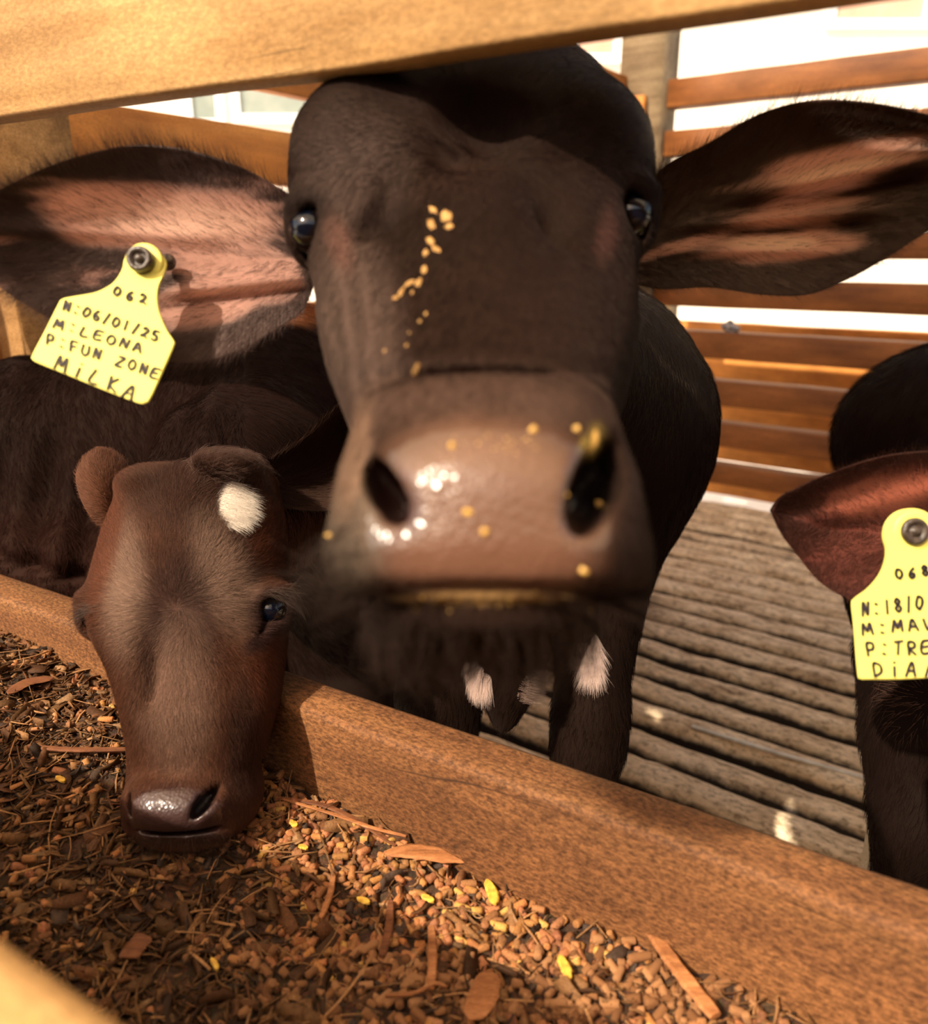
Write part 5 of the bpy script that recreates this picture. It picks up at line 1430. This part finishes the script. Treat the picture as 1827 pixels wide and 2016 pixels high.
# single pieces one can point at
M_chip = wood_mat('split_wood_chip', (0.46, 0.22, 0.09), (0.36, 0.15, 0.055), (0.20, 0.08, 0.03), 6.0, 0.7, 0.3, 21.0, crack=False)
M_chipd = wood_mat('dark_bark_chip', (0.24, 0.10, 0.04), (0.17, 0.065, 0.026), (0.08, 0.03, 0.014), 6.0, 0.7, 0.3, 23.0, crack=False)
def piece(name, path, width, thick, mat, label, cat, lift=0.006, group=None, taper=0.5, seed=0, on=None):
    """a strip with thickness following photo points laid on the feed"""
    pts = [np.array((on or (lambda a, b: feed_at(a, b)[0]))(*p)) + [0, 0, lift + (k_[0] if k_ else 0)] for p, k_ in [((q[0], q[1]), q[2:]) for q in path]]
    n = max(8, len(pts) * 4); C_ = catmull(pts, n); rr = random.Random(seed)
    V = []
    for i in range(n):
        t = C_[min(i + 1, n - 1)] - C_[max(i - 1, 0)]; t /= np.linalg.norm(t)
        s = np.cross(t, [0, 0, 1.0]); s /= np.linalg.norm(s); up = np.cross(s, t)
        e = abs(2 * i / (n - 1) - 1); w = width / 2 * (1 - taper * e ** 4) * (0.85 + 0.3 * rr.random())
        for (a, b) in ((-1, 0), (-.7, 1), (.7, 1), (1, 0), (.7, -1), (-.7, -1)):
            V.append(C_[i] + s * a * w + up * b * thick / 2)
    F = []
    for i in range(n - 1):
        for k in range(6): F.append((i * 6 + k, i * 6 + (k + 1) % 6, i * 6 + 6 + (k + 1) % 6, i * 6 + 6 + k))
    F.append(tuple(range(6))); F.append(tuple(range(n * 6 - 6, n * 6)))
    cen = np.mean(V, axis=0)
    o = mesh_obj(name, np.array(V) - cen, F, mat, smooth=False); o.location = cen; bm_fix(o)
    tag(o, label, cat, group)
    return o
piece('bark_flake', [(757, 1700), (800, 1696), (860, 1702), (932, 1712)], 0.0165, 0.002, M_chip, 'broad flat reddish bark flake lying by the far wall of the trough', 'bark flake', 0.010, taper=0.9)
piece('wood_stick', [(1268, 1842), (1310, 1905), (1350, 1960), (1405, 2030)], 0.0105, 0.004, M_chip, 'thick pale broken stick leaning at the bottom right of the feed', 'stick', 0.012, taper=0.1)
piece('wood_splinter', [(850, 1842), (852, 1900), (849, 1966)], 0.0062, 0.002, M_chip, 'upright orange splinter standing out in the middle of the pellets', 'wood splinter', 0.008, taper=0.4)
piece('wood_splinter', [(659, 1735), (650, 1780), (632, 1826)], 0.0050, 0.002, M_chip, 'slanting splinter just below and right of the small muzzle', 'wood splinter', 0.008, taper=0.4)
piece('wood_splinter', [(770, 1790), (765, 1850), (752, 1900)], 0.0062, 0.002, M_chipd, 'dark splinter left of the upright orange splinter', 'wood splinter', 0.007, taper=0.4)
piece('straw_stalk', [(548, 1585), (640, 1600), (720, 1640), (780, 1680)], 0.0050, 0.002, M_chipd, 'long curved brown stalk lying along the foot of the far wall', 'straw stalk', 0.007, taper=0.5)
piece('straw_stalk', [(560, 1592), (660, 1622), (740, 1650), (800, 1665)], 0.0032, 0.0016, M_chip, 'thin orange stalk beside the long curved brown stalk', 'straw stalk', 0.009, taper=0.5)
piece('twig', [(505, 1575), (470, 1612), (425, 1648)], 0.0034, 0.003, M_chip, 'short crooked twig touching the corner of the small muzzle', 'twig', 0.012, taper=0.5)
piece('straw_stalk', [(60, 1494), (140, 1500), (262, 1499)], 0.0052, 0.003, M_chipd, 'dark red stem lying level left of the small muzzle', 'straw stalk', 0.012, taper=0.6)
piece('wood_splinter', [(1526, 1872), (1540, 1920), (1557, 1970)], 0.0030, 0.0025, M_chip, 'thin reddish splinter standing near the lower right corner', 'wood splinter', 0.012, taper=0.4)
piece('wood_splinter', [(1545, 1878), (1562, 1922), (1580, 1968)], 0.0026, 0.0025, M_chipd, 'second thin splinter just right of the reddish one', 'wood splinter', 0.012, taper=0.4)
piece('wood_stick', [(1597, 1962), (1650, 1990), (1710, 2025)], 0.0070, 0.004, M_chip, 'flat stick lying along the wall at the bottom right corner', 'stick', 0.010, taper=0.1)
piece('straw_stalk', [(760, 1985), (820, 1978), (860, 1960), (880, 1968)], 0.0026, 0.002, M_chip, 'pale curled stalk near the bottom edge of the feed', 'straw stalk', 0.010, taper=0.6)
piece('dry_leaf', [(925, 2030), (950, 1985), (965, 1930)], 0.018, 0.0012, M_chip, 'curled tan dry leaf near the bottom edge', 'leaf', 0.009, taper=0.9)
piece('dry_leaf', [(20, 1385), (60, 1360), (110, 1352)], 0.016, 0.0012, M_chipd, 'brown dry leaf on the feed at the far left', 'leaf', 0.010, taper=0.9)
piece('dry_leaf', [(255, 1905), (270, 1880), (290, 1860)], 0.015, 0.0012, M_chipd, 'squarish dark leaf bit in the shaded feed', 'leaf', 0.008, taper=0.3)
M_corn = plain_mat('yellow_corn', (0.80, 0.50, 0.07), 0.6, 0.4, 200, 0.3, (0.55, 0.28, 0.04))
for k, (u_, v_, du_, dv_, w_, lb) in enumerate([(966, 1776, 8, 24, 0.0085, 'largest yellow maize flake, right of the bark flake'), (1110, 1927, 10, 24, 0.0070, 'curved yellow maize flake low on the right of the pellets'),
        (982, 1729, 5, 9, 0.0055, 'small yellow maize bit just above the largest flake'), (598, 1687, 9, 3, 0.0045, 'yellow maize kernel right below the small muzzle'), (716, 1793, 12, 5, 0.0055, 'yellow maize flake left of the upright splinter'),
        (842, 1789, 12, 6, 0.0050, 'yellow maize flake left of the largest flake'), (578, 1641, 6, 6, 0.0055, 'cream kernel in the shade beside the small muzzle'), (424, 1920, 6, 12, 0.0040, 'orange maize sliver in the shaded feed'),
        (122, 1553, 8, 5, 0.0050, 'pale maize kernel left of the small muzzle')]):
    piece('maize_flake', [(u_ - du_, v_ - dv_), (u_ + 3, v_), (u_ + du_, v_ + dv_)], w_, 0.0022, M_corn, lb, 'maize flake', 0.009, 'maize flakes in the feed', 0.8, k)

# ================================================================= small things in the pen
def on_floor(u_, v_):
    r = wp(u_, v_, 1.0); return r * ((FLOOR_Z + 0.006) / r[2])
piece('rod', [(1362, 1430), (1480, 1467), (1600, 1503), (1722, 1538)], 0.0085, 0.006, plain_mat('white_rod_paint', (0.75, 0.72, 0.66), 0.5, 0.5, 30, 0.2, (0.5, 0.46, 0.4)), 'thin white rod lying across the slatted floor', 'rod', 0.0, None, 0.1, 2, on_floor)
fs = Field((-0.06, -0.06, -0.06), (0.06, 0.06, 0.06), 0.004)
for (a, b, c_, r_) in ((0, 0, 0, .026), (.022, .004, 0, .02), (-.018, -.006, .004, .018), (.004, .026, 0, .014), (-.002, -.02, 0, .016)):
    fs.add(fs.ell((a, b, c_), (r_, r_ * .8, r_)), 0.006)
Vc, Qc = fs.mesh(); Vc = Vc + vnormals(Vc, Qc) * (0.004 * fbm(Vc, 50, 2))[:, None]
r_ = wp(1436, 655, 1.0); pc = r_ * ((2.37 * KP) / (r_ @ LN))
kn = fast_mesh('mud_clod', to_world(Vc * 0.85), Qc, plain_mat('grey_clod', (0.42, 0.40, 0.40), 0.9, 0.2, 60, 0.5, (0.12, 0.11, 0.12)))
kn.location = (pc[0], pc[1], -0.217 * KP + 0.016)
tag(kn, 'small grey lump sitting on a rail of the back fence', 'clod')
